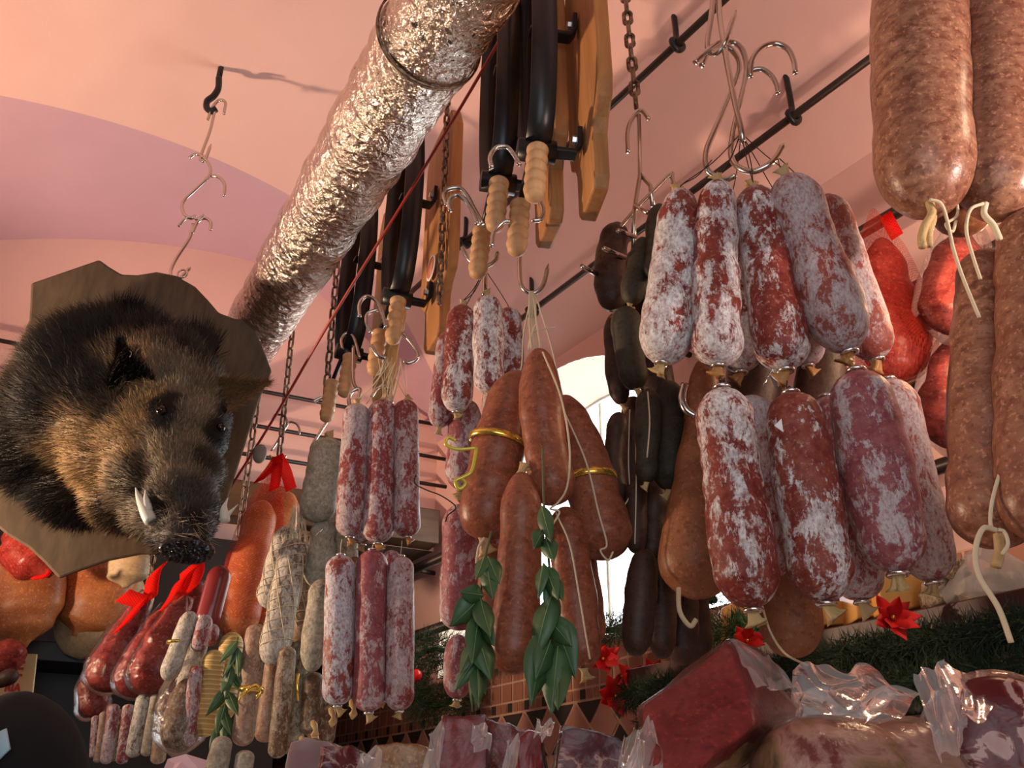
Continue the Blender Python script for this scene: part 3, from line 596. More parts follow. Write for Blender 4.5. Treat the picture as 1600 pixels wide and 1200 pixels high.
# hooks in centre
def hook(px, lab, r=.0038, Y=1.4, grp=None, sharp=True): return wire('meat_hook', px, r, MT['steel'], lab, 'hook', grp, Y=Y, sharp=sharp)
gh = 'steel meat hooks around the ham clamps'
hook([(813, 362), (812, 420), (816, 448), (832, 458), (848, 446), (857, 412)], 'big open steel hook holding the twine of the fresh sausages', .0042, 1.36, gh)
hook([(768, 262), (766, 245), (775, 231), (792, 230), (803, 242), (812, 258)], 'steel hook arching left of the foremost wooden handle', .004, 1.12, gh, False)
hook([(835, 300), (848, 325), (845, 342), (830, 345)], 'small bent steel hook right of the foremost wooden handle', .004, 1.2, gh)
hook([(768, 385), (772, 362), (785, 348), (798, 345)], 'steel hook point curving over the second wooden handle', .0035, 1.15, gh)
hook([(698, 320), (694, 306), (700, 296), (718, 294), (730, 306), (740, 325), (754, 350)], 'upper of two steel hooks left of the third wooden handle', .0045, 1.35, gh, False)
hook([(704, 330), (702, 315), (712, 305), (726, 312), (738, 330), (746, 350)], 'lower of two steel hooks left of the third wooden handle', .0045, 1.33, gh, False)
hook([(722, 386), (732, 404), (745, 413), (762, 415), (775, 405), (778, 392)], 'crescent steel hook carrying the small spotted salami', .0045, 1.47, gh)
hook([(757, 400), (758, 425), (757, 462)], 'straight steel shank above the small spotted salami', .005, 1.47, gh, False)
hook([(562, 495), (562, 475), (572, 463), (588, 470), (597, 490), (604, 512)], 'steel hook behind the left clamp collar', .0045, 1.7, gh, False)
hook([(580, 520), (573, 505), (575, 490), (590, 484)], 'short steel hook beside the left clamp collar', .0045, 1.72, gh, False)
hook([(580, 540), (592, 556), (606, 560)], 'steel hook tip crossing the left wooden handles', .0045, 1.6, gh)
hook([(630, 520), (645, 538), (653, 552), (650, 562), (638, 567), (630, 563)], 'open steel hook right of the left wooden handles', .0045, 1.72, gh)
hook([(535, 545), (534, 530), (542, 521), (553, 528), (562, 560)], 'steel hook arched over the far left wooden handle', .0045, 2.0, gh, False)
hook([(552, 540), (552, 590), (556, 605), (562, 608)], 'long steel hook shank between the two farthest wooden handles', .0045, 1.98, gh, False)
hook([(550, 645), (545, 625), (550, 612), (562, 608), (560, 625)], 'ring-like steel hook above the dark red salami row', .005, 1.98, gh, False)
hook([(580, 620), (590, 606), (602, 603), (610, 615), (612, 630)], 'steel hook above the middle salami of the far row', .005, 1.98, gh, False)
hook([(490, 628), (500, 622), (512, 620), (520, 630), (520, 640)], 'steel hook at the foot of the far left rusty chain', .005, 2.25, gh, False)
hook([(515, 655), (516, 640), (521, 634), (519, 645), (505, 668), (491, 690), (490, 698), (495, 702)], 'slanting steel hook between the chain and the grey salami', .0045, 2.25, gh)
hook([(425, 656), (431, 648), (444, 650), (449, 662), (444, 672), (432, 692), (423, 705)], 'thin steel hook on the chain over the red net', .004, 2.58, gh)
hook([(443, 670), (452, 660), (463, 662), (468, 672), (467, 680)], 'small curled steel hook right of the chain over the red net', .004, 2.58, gh)
hook([(421, 712), (428, 720), (440, 718), (448, 711)], 'steel hook through the knot of the tall red net', .0045, 2.56, gh)
# hook string to boar
gb = 'chain of steel hooks holding the boar plaque'
YB = 2.19; TOPB = P(342, 122, YB)
o = wire('ceiling_hook', [(342, 122), (341, 138), (334, 150), (324, 158), (323, 168), (330, 174), (338, 170)], .011, MT['iron'], 'black iron hook screwed into the ceiling above the boar', 'hook', Y=YB, sharp=False)
MB().loft([TOPB, TOPB+V((0, 0, .06))], .010, 8).build('screw_shaft', MT['iron'], o)
hook([(325, 187), (331, 170), (342, 157), (352, 160), (350, 178)], 'top steel hook hanging from the black ceiling hook', .005, YB, gb, False)
hook([(336, 172), (328, 205), (314, 243), (315, 251), (321, 249), (330, 225)], 'straight-shanked steel hook below the black ceiling hook', .005, YB, gb)
hook([(296, 247), (306, 241), (318, 246), (328, 260), (326, 276), (305, 297), (286, 316), (287, 333), (298, 341), (306, 337)], 'bent steel hook in the middle of the boar hook chain', .0052, YB, gb, False)
hook([(322, 282), (328, 275), (342, 277), (351, 288), (350, 306)], 'side branch hook curling right in the boar hook chain', .0052, YB, gb, False)
hook([(279, 354), (290, 342), (302, 339), (308, 343), (319, 336)], 'short horizontal steel hook low in the boar hook chain', .0045, YB, gb, False)
hook([(300, 365), (308, 348), (320, 341), (329, 347), (329, 359)], 'small curved steel hook low in the boar hook chain', .0052, YB, gb, False)
hook([(302, 350), (296, 372), (275, 405), (267, 423), (269, 433), (280, 435), (288, 428), (298, 417)], 'lowest steel hook gripping the ring of the boar plaque', .005, YB, gb)
# multi-prong hook for dark sausages
mp = empty('pronged_hook', P(995, 190, 1.4)); tag(mp, 'multi-pronged steel hook carrying the dark sausages', 'hook')
for q in ([(981, 238), (980, 210), (985, 190), (1000, 172), (1014, 186)], [(998, 180), (1000, 272), (991, 330), (990, 390)], [(1000, 272), (1016, 290), (1020, 322)], [(955, 372), (1000, 320), (1046, 274), (1051, 280), (1054, 320)], [(992, 320, 1.40), (1012, 332, 1.33)], [(993, 370, 1.4), (965, 360, 1.33)], [(976, 402, 1.4), (943, 388, 1.33)], [(940, 432, 1.42), (909, 416, 1.36)]):
    pts = [P(*(p if len(p) == 3 else (*p, 1.40))) for p in q]
    if len(q) > 4: pts = cr(pts, 6)
    MB().loft(pts, .0048, 8).build('prong', MT['steel'], mp)
wire('meat_hook', [(1070, 600), (1066, 622), (1072, 640), (1086, 650)], .006, MT['steel'], 'bare steel hook end left of the lower right salami', 'hook', Y=1.22, sharp=False)
# dark sausages
g6 = 'dark sausages bunched on the pronged hook'
DS = [((968, 350), (962, 485), 46, 1.42, 'dark', -12, 'uppermost dark reddish sausage curving at the left of the dark bunch'),
((1030, 320), (1020, 436), 36, 1.33, 'darkgreen', 4, 'topmost greenish-black sausage looped over the prongs, beside the white salami'),
((1006, 372), (984, 475), 36, 1.36, 'darkgreen', 2, 'black sausage in front just below the prongs of the dark bunch'),
((995, 390), (985, 540), 40, 1.47, 'dark', 0, 'dark sausage behind the black one just below the prongs'),
((1030, 430), (1018, 560), 40, 1.45, 'dark', 0, 'dark reddish sausage behind the leftmost white salami'),
((978, 480), (995, 608), 42, 1.36, 'darkgreen', -4, 'second-tier black sausage in front at the left of the dark bunch'),
((963, 490), (972, 632), 30, 1.45, 'dark', -6, 'thin dark sausage at the outer left edge of the second tier'),
((1020, 505), (1030, 640), 44, 1.44, 'dark', 0, 'second-tier dark sausage at the right in shadow'),
((970, 645), (969, 790), 32, 1.42, 'dark', -10, 'curved dark sausage outlined against the bright window'),
((1014, 608), (1010, 754), 34, 1.33, 'darkgreen', 0, 'greyish-black sausage with a pale string down its front'),
((1046, 596), (1046, 766), 46, 1.36, 'darkgreen', 0, 'thick black sausage right of the one with the pale string'),
((990, 620), (985, 800), 36, 1.48, 'dark', -2, 'dim dark sausage in the third tier behind the string'),
((994, 745), (994, 865), 32, 1.40, 'dark', 0, 'dark sausage of the fourth tier by the window edge'),
((1024, 750), (1020, 880), 40, 1.42, 'dark', 0, 'middle dark sausage of the fourth tier'),
((1052, 760), (1040, 875), 38, 1.44, 'dark', 3, 'right dark sausage of the fourth tier beside the brown pear-shaped one'),
((1008, 858), (992, 1026), 44, 1.38, 'dark', 0, 'bottom left dark sausage of the dark bunch above the red flowers'),
((1036, 866), (1034, 1030), 40, 1.42, 'dark', 0, 'bottom middle dark sausage of the dark bunch'),
((1066, 890), (1066, 1040), 46, 1.48, 'dark', 0, 'bottom dark sausage behind the curled white string'),
((1084, 900), (1092, 1035), 40, 1.56, 'dark', 0, 'bottom right dark sausage under the brown pear-shaped one')]
for tp, bt, w_, Y_, mt_, bd, lab in DS:
    o = S('dark_sausage', lab, tp, bt, w_*1.13, Y_, mt_, g6, bend=bd, lump=.13, e1=1.4, e2=1.3, t2=1 if bt[1] < 800 else 0)
    if 'pale string' in lab and 'down' in lab: wire('tie_string', [(1012, 612, 1.29), (1015, 660, 1.29), (1011, 715, 1.29)], .0012, MT['string'], parent=o, sharp=False)
    if 'curved dark' in lab: wire('tie_string', [(984, 640, 1.39), (982, 720, 1.39), (984, 770, 1.39), (976, 790, 1.39)], .0011, MT['string'], parent=o, sharp=False)
wire('hanging_string', [(993, 660), (994, 760), (992, 850)], .001, MT['string'], 'pale string hanging down the left side of the dark bunch', 'string', Y=1.35, sharp=False)
# far row
g7 = 'dark red salami in the two-row string left of centre'
HK = (604, 560, 1.8)
Q = [((558, 632), (546, 838), 44, 1.84, 'thinmould', 'upper left salami of the two-row string, white down its right side'), ((598, 626), (590, 848), 46, 1.84, 'thinmould', 'upper middle salami of the two-row string'), ((634, 626), (636, 838), 40, 1.84, 'thinmould', 'upper right salami of the two-row string'),
((532, 868), (527, 1102), 47, 1.84, 'blue', 'lower left salami of the two-row string, coated bluish white'), ((582, 860), (576, 1112), 50, 1.84, 'purple', 'lower middle salami of the two-row string, plain dull red'), ((626, 870), (624, 1110), 44, 1.84, 'thinmould', 'lower right salami of the two-row string'),
((572, 655), (566, 850), 38, 1.96, 'blue', 'salami behind the gap of the upper two-row string'), ((556, 870), (552, 1095), 34, 1.95, 'olive', 'brownish salami hidden behind the gap of the lower two-row string'), ((612, 860), (600, 1095), 30, 1.95, 'thinmould', 'thin salami sliver behind the lower middle and right ones')]
for i, (tp, bt, w_, Y_, mt_, lab) in enumerate(Q):
    S('salami', lab, tp, bt, w_, Y_, mt_, g7, t1=1 if i < 3 else 0, hi=i < 6, lump=.03, cl=2 if 2 < i < 6 else 1, ts=[HK, (610+i*8, 565, 1.8)] if i < 3 else ([(tp[0]+2, tp[1]-25, Y_)] if i < 6 else None), e1=.8, e2=.8, t2m='casingbrown' if i < 3 else 'casing', sr=.0009)
g8 = 'whitish mould-grey salami on the slanting hook'
S('salami', 'fat grey-white salami leaning left under the slanting hook', (516, 686), (492, 815), 58, 2.0, 'white', g8, t1=1, t2=0, hi=1, lump=.08, e1=.7, e2=.7)
o = S('salami', 'grey-green salami below the fat grey one, with a metal band', (508, 812), (492, 918), 50, 2.03, 'white', g8, t2=0, bend=4)
MB().strap([P(486, 850, 1.96), P(496, 835, 1.95), P(506, 826, 1.96)], (.2, -1, 0), .012, .001).build('metal_band', MT['clip'], o)
S('salami', 'smooth whitish tapering salami left of the bluish-white one', (505, 905), (486, 1050), 42, 1.95, 'white', g8, t2=0, hi=1, e2=1.5)
S('salami', 'pale greenish salami showing in the gap right of the metal band', (540, 800), (545, 900), 34, 2.02, 'white', g8, t2=0)
g9 = 'string-netted pale salami below the grey ones'
for tp, bt, w_, Y_, mt_, lab in (((452, 822), (416, 950), 40, 2.05, 'whitefur', 'shorter netted white salami beside the tall red net'), ((462, 842), (424, 1040), 46, 1.98, 'whitefur', 'long netted white salami with fluffy mould and loose threads'), ((478, 830), (468, 1005), 36, 2.1, 'tan', 'tan netted salami behind the long white one')):
    o = S('netted_salami', lab, tp, bt, w_, Y_, mt_, g9, hi=1, lump=.05, t2=0)
    A, B = P(*tp, Y_), P(*bt, Y_); R = o['R_']*1.03; b = MB(); d = (B-A)
    for k in range(6):
        pts = [A+d*t/24+(V((math.cos(2*pi*k/6+t*.12), math.sin(2*pi*k/6+t*.12), 0))*R*min(1, math.sin(pi*max(.02, min(.98, t/24)))*2.2)) for t in range(25)]; b.loft(pts, .0011, 4)
    for k in range(2, 22, 2):
        b.loft([A+d*k/24+V((math.cos(a), math.sin(a), .25*math.cos(a)))*R for a in [2*pi*i/14 for i in range(14)]], .0009, 4, closed=True)
    b.build('string_net', MT['string'], o)
lt = empty('loose_net_threads', P(460, 790, 2.03)); tag(lt, 'tangle of tan net threads gathered at the top of the netted salami', 'threads'); b = MB()
for i in range(26):
    x = random.uniform(-10, 14); b.loft(cr([P(462+x*.5, 805+random.uniform(-18, 6), 2.03), P(460+x*1.3, 825, 2.03+random.uniform(-.03, .03)), P(458+x*1.6+random.uniform(-10, 6), 845+random.uniform(0, 25), 2.03+random.uniform(-.05, .05))], 4), .0009, 4)
b.build('threads', MT['string'], lt)
g10 = 'tan and brown salami at the lower left of the counter'
LW = [((402, 975), (378, 1166), 34, 2.0, 'tan', 'long tan salami tied with a gold bow'), ((430, 1030), (412, 1160), 32, 2.08, 'tan', 'tan salami just right of the one with the gold bow'), ((450, 1010), (432, 1185), 30, 1.96, 'olive', 'brown salami with white crust left of the thin gold strip'), ((470, 1000), (456, 1180), 30, 2.04, 'olive', 'brown salami beside the thin gold strip'), ((490, 1050), (484, 1150), 32, 2.02, 'olive', 'knobbly brown salami below the smooth whitish one'), ((520, 1085), (505, 1165), 30, 2.0, 'olive', 'crusted brown salami end under the bluish-white salami'),
((350, 1150), (335, 1215), 34, 1.9, 'white', 'grey salami end at the bottom edge below the bay sprig'), ((385, 1172), (376, 1225), 28, 1.9, 'white', 'narrow grey salami end at the bottom edge right of the bay sprig'), ((478, 940), (474, 1060), 30, 2.12, 'tan', 'tan salami behind the smooth whitish one'), ((410, 990), (398, 1130), 26, 2.14, 'olive', 'shadowed salami between the two tan ones')]
for i, (tp, bt, w_, Y_, mt_, lab) in enumerate(LW):
    o = S('salami', lab, tp, bt, w_, Y_, mt_, g10, lump=.08, e1=.7, e2=.7, t2=i in (4, 5))
    if i == 0:
        ribbon(o, 392, 1078, 2.0, 36)
        for q in ([(385, 1080), (400, 1072), (408, 1082), (400, 1090)], [(385, 1080), (376, 1088), (372, 1098)]):
            MB().strap(cr([P(*p, 1.95) for p in q], 4), (0, -.3, 1), .01, .001).build('bow_loop', MT['gold'], o)
    if i == 3: MB().strap([P(465, 1052, 1.95), P(463, 1072, 1.95), P(465, 1095, 1.95)], (1, -.3, 0), .008, .001).build('ribbon', MT['gold'], o)
b = MB(); o = None
for i in range(5):
    p = [(470, 1165), (488, 1140), (516, 1120), (548, 1108), (490, 1160)][i]
    o = MB().loft(cr([P(p[0], p[1]-14, 1.93), P(p[0]+5, p[1], 1.92), P(p[0]+2, p[1]+16, 1.93)], 4), [.004, .006, .007, .006, .004, .006, .009, .006, .002], 8, flat=.5).build('casing_scrap', MT['casing']); tag(o, ['curled tan casing scrap lowest at left above the wrapped meat', 'curled tan casing scrap under the knobbly brown salami', 'curled tan casing scrap under the crusted brown end', 'curled tan casing scrap right below the bluish-white salami', 'curled tan casing scrap nearest the red wrapped meat'][i], 'casing', 'curled casing scraps')
# yellow straw-wrapped
S('straw_wrapped_salami', 'yellow straw-wrapped salami, lower and left of the pair', (336, 1015), (318, 1152), 36, 2.1, 'straw', 'yellow straw-wrapped salami', t2=0, hi=1)
S('straw_wrapped_salami', 'yellow straw-wrapped salami, upper one behind the bay sprig', (364, 988), (345, 1128), 40, 2.16, 'straw', 'yellow straw-wrapped salami', t2=0, hi=1)
g11 = 'small mouldy salami left of the straw-wrapped ones'
for i, (tp, bt, w_, Y_, mt_, lab) in enumerate([((300, 955), (260, 1064), 30, 2.08, 'whitefur', 'pale mouldy salami with a thin gold ribbon'), ((312, 968), (290, 1100), 36, 2.16, 'whitefur', 'longer pale mouldy salami behind the one with the thin gold ribbon'), ((322, 960), (308, 1018), 26, 2.08, 'thinmould', 'short red mouldy salami under the glossy red one'), ((308, 1040), (294, 1166), 24, 2.08, 'thinmould', 'slim red mouldy salami left of the straw-wrapped pair'), ((334, 975), (328, 1010), 22, 2.14, 'thinmould', 'tiny dark salami end between the glossy one and the straw wrap')]):
    o = S('salami', lab, tp, bt, w_, Y_, mt_, g11, t2=0, lump=.06)
    if i == 0: ribbon(o, 277, 1004, 2.08, 30, wd=.006)
o = S('bagged_salami', 'fat pale salami in a shiny clear bag hanging above the pink paper', (292, 1060), (278, 1176), 56, 2.1, 'olive', None, t2=0, hi=1, prof=[.6, .9, 1.1, 1.1])
A = P(296, 1030, 2.1); B = P(276, 1184, 2.1); MB().loft([A.lerp(B, t/12) for t in range(13)], [M(x, A) for x in (4, 18, 27, 32, 36, 39, 41, 42, 42, 40, 35, 24, 6)], 24, rfn=lambda t, a, p: 1+.08*noise.noise(p*40)+.04*math.sin(9*a+8*t)).build('plastic_bag', MT['filmthin'], o)
g12 = 'slim salami in a row at the bottom left beside the black hat'
for i, (tp, bt, w_, mt_, lab) in enumerate([((150, 1118), (146, 1185), 13, 'thinmould', 'first slim salami from the black hat'), ((163, 1112), (152, 1192), 13, 'tan', 'second slim salami from the black hat, paler'), ((178, 1100), (165, 1194), 19, 'thinmould', 'third slim salami from the black hat, speckled white'), ((202, 1100), (190, 1194), 19, 'thinmould', 'fourth slim salami from the black hat, dark and speckled'), ((226, 1085), (206, 1184), 24, 'whitefur', 'thick grey-white salami in the slim row'), ((245, 1085), (228, 1182), 20, 'white', 'dull grey salami right of the thick grey-white one'), ((258, 1080), (246, 1194), 22, 'tan', 'tan slim salami beside the clear bag'), ((190, 1108), (176, 1190), 15, 'olive', 'brown sliver of salami between the two speckled slim ones')]):
    S('slim_salami', lab, tp, bt, w_, 2.2+(i == 7)*.08, mt_, g12, t2=0, e1=.6, e2=.6, lump=.05)
S('glossy_sausage', 'smooth glossy dark red sausage between two red nets', (347, 884), (320, 984), 38, 2.15, 'redgloss', None, t2=0, hi=1, lump=.01, gath=.1, flat=.8)
# nets
def net(root, top, bot, ws, Y, mt='net', kn=True):
    A = P(*top, Y); B = P(*bot, Y); n = len(ws)*4; pts = [A.lerp(B, i/n) for i in range(n+1)]
    R = []
    for i in range(n+1):
        f = i/n*(len(ws)-1); j = min(int(f), len(ws)-2); R.append(M((ws[j]*(1-(f-j))+ws[j+1]*(f-j))/2, A))
    MB().loft(pts, R, 28, rfn=lambda t, a, p: 1+.05*math.sin(7*a+3*t)*(1-t)).build('net', MT[mt], root)
def knot(name, pl, Y, lab, wd=.03):
    o = MB().strap(cr([P(*(q if len(q) == 3 else (*q, Y))) for q in pl], 4), (.8, -.3, .5), wd, .004).build(name, MT['netd']); 
    return o
h1 = S('netted_ham', 'left dry ham piece inside the tall red net', (412, 782), (365, 1000), 60, 2.5, 'ham', 'hams in the tall red net', t2=0, hi=1, prof=[.8, .9, 1.05, 1.1, 1.0], cat='ham')
net(h1, (434, 716), (362, 1006), [4, 30, 56, 68, 74, 72, 66, 20], 2.5)
h2 = S('netted_ham', 'right dry ham piece inside the tall red net', (448, 768), (410, 985), 52, 2.58, 'ham', 'hams in the tall red net', t2=0, hi=1, prof=[.9, 1, 1.1, 1.0, .9], cat='ham')
net(h2, (434, 716), (405, 992), [4, 30, 56, 66, 68, 62, 50, 10], 2.58)
k = empty('net_knot', P(434, 716, 2.48)); tag(k, 'bright red net knot with a folded tail on top of the tall red net', 'net')
for q in ([(434, 712), (422, 730), (404, 752)], [(404, 752), (420, 738), (432, 725)], [(434, 712), (432, 740), (428, 765)], [(434, 712), (446, 735), (455, 765)]):
    MB().strap(cr([P(*p, 2.42) for p in q], 4), (.9, -.3, .3), .035, .003).build('net_fold', MT['netd'], k)
# plastic-wrapped ham halves lower left
g13 = 'shrink-wrapped ham halves with red net ties'
for i, (tp, bt, w_, Y_, pr, lab) in enumerate([((232, 925), (160, 1082), 62, 2.35, [.3, .6, .95, 1.15, 1.1], 'leftmost shrink-wrapped ham half tied with red net'), ((262, 945), (205, 1090), 60, 2.28, [.3, .6, .9, 1.1, 1.0], 'second shrink-wrapped ham half from the left'), ((290, 930), (232, 1085), 66, 2.2, [.35, .6, .9, 1.15, 1.1], 'glossiest shrink-wrapped ham half in front'), ((310, 905), (262, 1060), 60, 2.3, [.5, .8, 1, 1.0, .8], 'right shrink-wrapped ham half under the wide red net tie'), ((150, 1050), (152, 1118), 46, 2.45, [.7, 1, 1, .9], 'small bright red wrapped piece left of the ham halves')]):
    o = S('wrapped_ham', lab, tp, bt, w_, Y_, 'hamred', g13, t2=0, hi=1, prof=pr, cat='ham', flat=.7, bend=-6, lump=.12)
    A = P(*tp, Y_); B = P(*bt, Y_); R = M(w_/2, (A+B)/2); mid = (A+B)/2+V((M(-6, A), 0, 0)); pts = []; rr = []
    for j in range(21):
        t = j/20; pts.append(A*(1-t)**2+(mid*2-(A+B)/2)*2*t*(1-t)+B*t*t+V((0, 0, -.008*t))); f = t*(len(pr)-1); jj = min(int(f), len(pr)-2); q = pr[jj]*(1-f+jj)+pr[jj+1]*(f-jj)
        rr.append(R*(q*1.12+.05)*max(.1, max(0, 1-max(0, (t-.82)/.18)**2)**.5))
    MB().loft(pts, rr, 30, flat=.75, rfn=lambda t, a, p: 1+.10*noise.noise(p*50)+.03*math.sin(11*a)).build('plastic_wrap', MT['filmthin'], o)
for q, wd, lab in (([(192, 930), (208, 936), (232, 940), (236, 920), (240, 900), (250, 886)], .045, 'ragged red net tie above the leftmost ham halves'), ([(300, 882), (300, 905), (292, 925), (280, 938)], .075, 'wide red net tie right below the boar snout'), ([(262, 945), (275, 925), (285, 905), (300, 892)], .05, 'red net tie between the wrapped ham halves'), ([(225, 935), (205, 962), (190, 980)], .05, 'red net edge running down the leftmost wrapped ham half')):
    o = MB().strap(cr([P(*p, 2.2) for p in q], 5), (.75, -.2, .6), wd, .004).build('net_tie', MT['netd']); tag(o, lab, 'net', 'red net ties')
# left hams
def bigham(lab, pts, ws, Y, mt, flat=.7, rim=None):
    c = cr([P(*p, Y) for p in pts], 8); n = len(c)-1; R = []
    for i in range(n+1):
        f = i/n*(len(ws)-1); j = min(int(f), len(ws)-2); cc = (1-math.cos(pi*(f-j)))/2; R.append(M((ws[j]*(1-cc)+ws[j+1]*cc)/2, c[0]))
    o = MB().loft(c, R, 40, flat=flat, rfn=lambda t, a, p: 1+.06*noise.noise(p*9)).build('ham', MT[mt]); tag(o, lab, 'ham', 'large hams at the left edge')
    return o, c, R
bigham('large smooth brown ham at the left edge under the boar plaque', [(48, 820), (40, 900), (36, 960), (36, 1012)], [40, 96, 122, 118, 90, 12], 2.75, 'ham')
o, c, R = bigham('orange-brown ham with a mouldy pale rim beside the large smooth one', [(185, 830), (165, 890), (140, 950), (118, 995)], [30, 84, 104, 108, 96, 14], 2.85, 'ham')
c2 = cr([P(*p, 2.9) for p in ((188, 880), (170, 940), (135, 985), (112, 1026))], 8); n = len(c2)-1
MB().loft(c2, [M(x/2, c2[0])*1 for x in [10+112*math.sin(pi*min(1, (i/n)*.93+.05))**.7 for i in range(n+1)]], 34, flat=.6, rfn=lambda t, a, p: 1+.08*noise.noise(p*25)).build('fat_rim', MT['hamfat'], o)
o, c, R = bigham('dark red netted ham peeking out below the plaque at the left', [(20, 830), (50, 862), (80, 898)], [40, 86, 84, 14], 2.55, 'hamred')
MB().loft([p for p in c], [r*1.04 for r in R], 30, flat=.75).build('net', MT['net'], o)
wire('net_tail', [(78, 892, 2.5), (70, 900, 2.5), (48, 904, 2.5)], .006, MT['netd'], parent=o)
bigham('small mouldy brown ham right of the orange-brown one', [(205, 850), (200, 890), (196, 918)], [40, 66, 60, 10], 2.7, 'hamfat')
o = S('wrapped_ham', 'red shrink-wrapped piece at the left edge under the smooth brown ham', (8, 1000), (14, 1050), 60, 2.5, 'hamred', None, cat='ham', t2=0)
S('sausage', 'dark tied sausage at the left edge just above the black hat', (-10, 1068), (28, 1052), 26, 2.4, 'dark', None, t2=0)
# sign
A = P(-60, 1012, 2.8); sg = empty('price_sign', P(20, 1050, 2.8)); tag(sg, 'cream sign with red letters at the left edge above the black hat', 'sign')
q = [P(-90, 1018, 2.8), P(57, 1022, 2.8), P(50, 1085, 2.8), P(-90, 1095, 2.8)]
MB().prism(q, (0, .008, 0)).build('sign_board', MT['signc'], sg, smooth=False)
def text(s, p, size, mt, parent, name='lettering', rot=(pi/2, 0, 0), align='RIGHT'):
    cu = bpy.data.curves.new(name, 'FONT'); cu.body = s; cu.size = size; cu.extrude = .001; cu.align_x = align; cu.offset = .0008
    t = bpy.data.objects.new('tmp', cu); C.objects.link(t); me = bpy.data.meshes.new_from_object(t.evaluated_get(bpy.context.evaluated_depsgraph_get())); bpy.data.objects.remove(t)
    o = bpy.data.objects.new(name, me); C.objects.link(o); me.materials.clear(); me.materials.append(mt); o.parent = parent; o.location = p-V(parent['o_']); o.rotation_euler = rot; return o
bpy.context.view_layer.update()
text('E', P(35, 1056, 2.795), .062, MT['signr'], sg); text('RIA', P(31, 1080, 2.795), .032, MT['signr'], sg)
o = MB().prism([P(262, 1186, 2.0), P(290, 1178, 2.0), P(350, 1196, 2.05), P(345, 1240, 2.0), P(240, 1240, 1.95)], (0, .01, 0)).build('wrapping_paper', MT['pinkpaper'], smooth=False); tag(o, 'pink and white wrapping paper at the bottom under the clear bag', 'paper')
# ---------------- hams on right wall ----------------
g14 = 'netted ham pieces on the right wall rails'
def uvY(px, py, u):  # Y for a pixel ray meeting the plane u
    p = P(px, py, 1.0); return u/(p.x*U2.x+p.y*U2.y)
YR = uvY(1400, 450, 1.60)
o = S('netted_ham', 'ham in a red net behind the upper right salami, highest on the right wall', (1378, 372), (1402, 592), 104, YR, 'hamred', g14, t2=0, hi=1, prof=[.5, .7, 1.0, 1.12, 1.05], cat='ham', flat=.55)
net(o, (1364, 328), (1402, 606), [8, 46, 82, 104, 118, 126, 122, 30], YR)
MB().strap([P(1383, 335, YR), P(1392, 352, YR), P(1402, 370, YR)], (.9, -.3, .5), .03, .003).build('net_tail', MT['netd'], o)
Y_ = uvY(1490, 450, 1.60)
o = S('netted_ham', 'dark red ham with glistening rim left of the long curved sausage', (1506, 360), (1484, 522), 96, Y_, 'hamred', g14, t2=0, hi=1, prof=[.5, .9, 1.1, 1.1], cat='ham', flat=.5)
net(o, (1512, 335), (1482, 530), [16, 70, 100, 112, 112, 30], Y_, 'filmthin')
Y_ = uvY(1480, 620, 1.60)
o = S('netted_ham', 'lowest netted ham on the right wall, above the lowest rail', (1486, 530), (1488, 702), 92, Y_, 'hamred', g14, t2=0, hi=1, prof=[.5, .85, 1.1, 1.1], cat='ham', flat=.5)
net(o, (1490, 510), (1486, 708), [16, 66, 96, 108, 108, 30], Y_, 'filmthin')
# ---------------- duct ----------------
P0 = P(707, 0, 1.07); P1 = P(392, 528, 2.5); D = P1-P0
a0 = P0-D*.55; a1 = P0+D*1.50; n = 340; RD = .094
du = MB().loft([a0.lerp(a1, i/n) for i in range(n+1)], RD, 110, rfn=lambda t, a, p: 1+.034*abs(((t*64+a/(2*pi)) % 1)-.5)*2+.045*noise.noise(p*13)+.06*noise.noise(p*30)+.015*noise.noise(p*80)).build('foil_duct', MT['foil'], smooth=True)
tag(du, 'crinkled silver foil ventilation duct running diagonally under the ceiling', 'duct')
cb = P(640, 110, 1.15); tt = (cb-P0).dot(D)/D.dot(D); c0 = P0+D*tt; d = D.normalized(); s1 = d.cross(V((0, 0, 1))).normalized(); s2 = d.cross(s1)
for k in (0, .006): MB().loft([c0+d*k+(s1*math.cos(a)+s2*math.sin(a))*(RD*1.07)+d*.012*math.sin(a) for a in [2*pi*i/60 for i in range(60)]], .0022, 6, closed=True).build('wire_band', MT['rust'], du)
for t_ in (.02,):
    c = P0+D*t_; MB().loft([c+V((0, 0, RD)), c+V((0, 0, .95))], .003, 6).build('hanger_wire', MT['steel'], du)
# red cable
o = wire('red_cable', [(838, -60, 1.22), (800, 25, 1.3), (745, 125, 1.4), (640, 300, 1.6), (520, 495, 1.85), (430, 650, 2.1), (360, 762, 2.4)], .0035, MT['redcord'], 'taut red cable running diagonally from the duct to the left', 'cable', sharp=False)
o = MB().ball(P(406, 709, 2.18), .024, 14, sc=(.8, .5, 1.15)).build('cable_weight', mat('grey_plastic', (.2, .18, .15), .5)); tag(o, 'small grey oval tag on the red cable above the tall red net', 'tag')
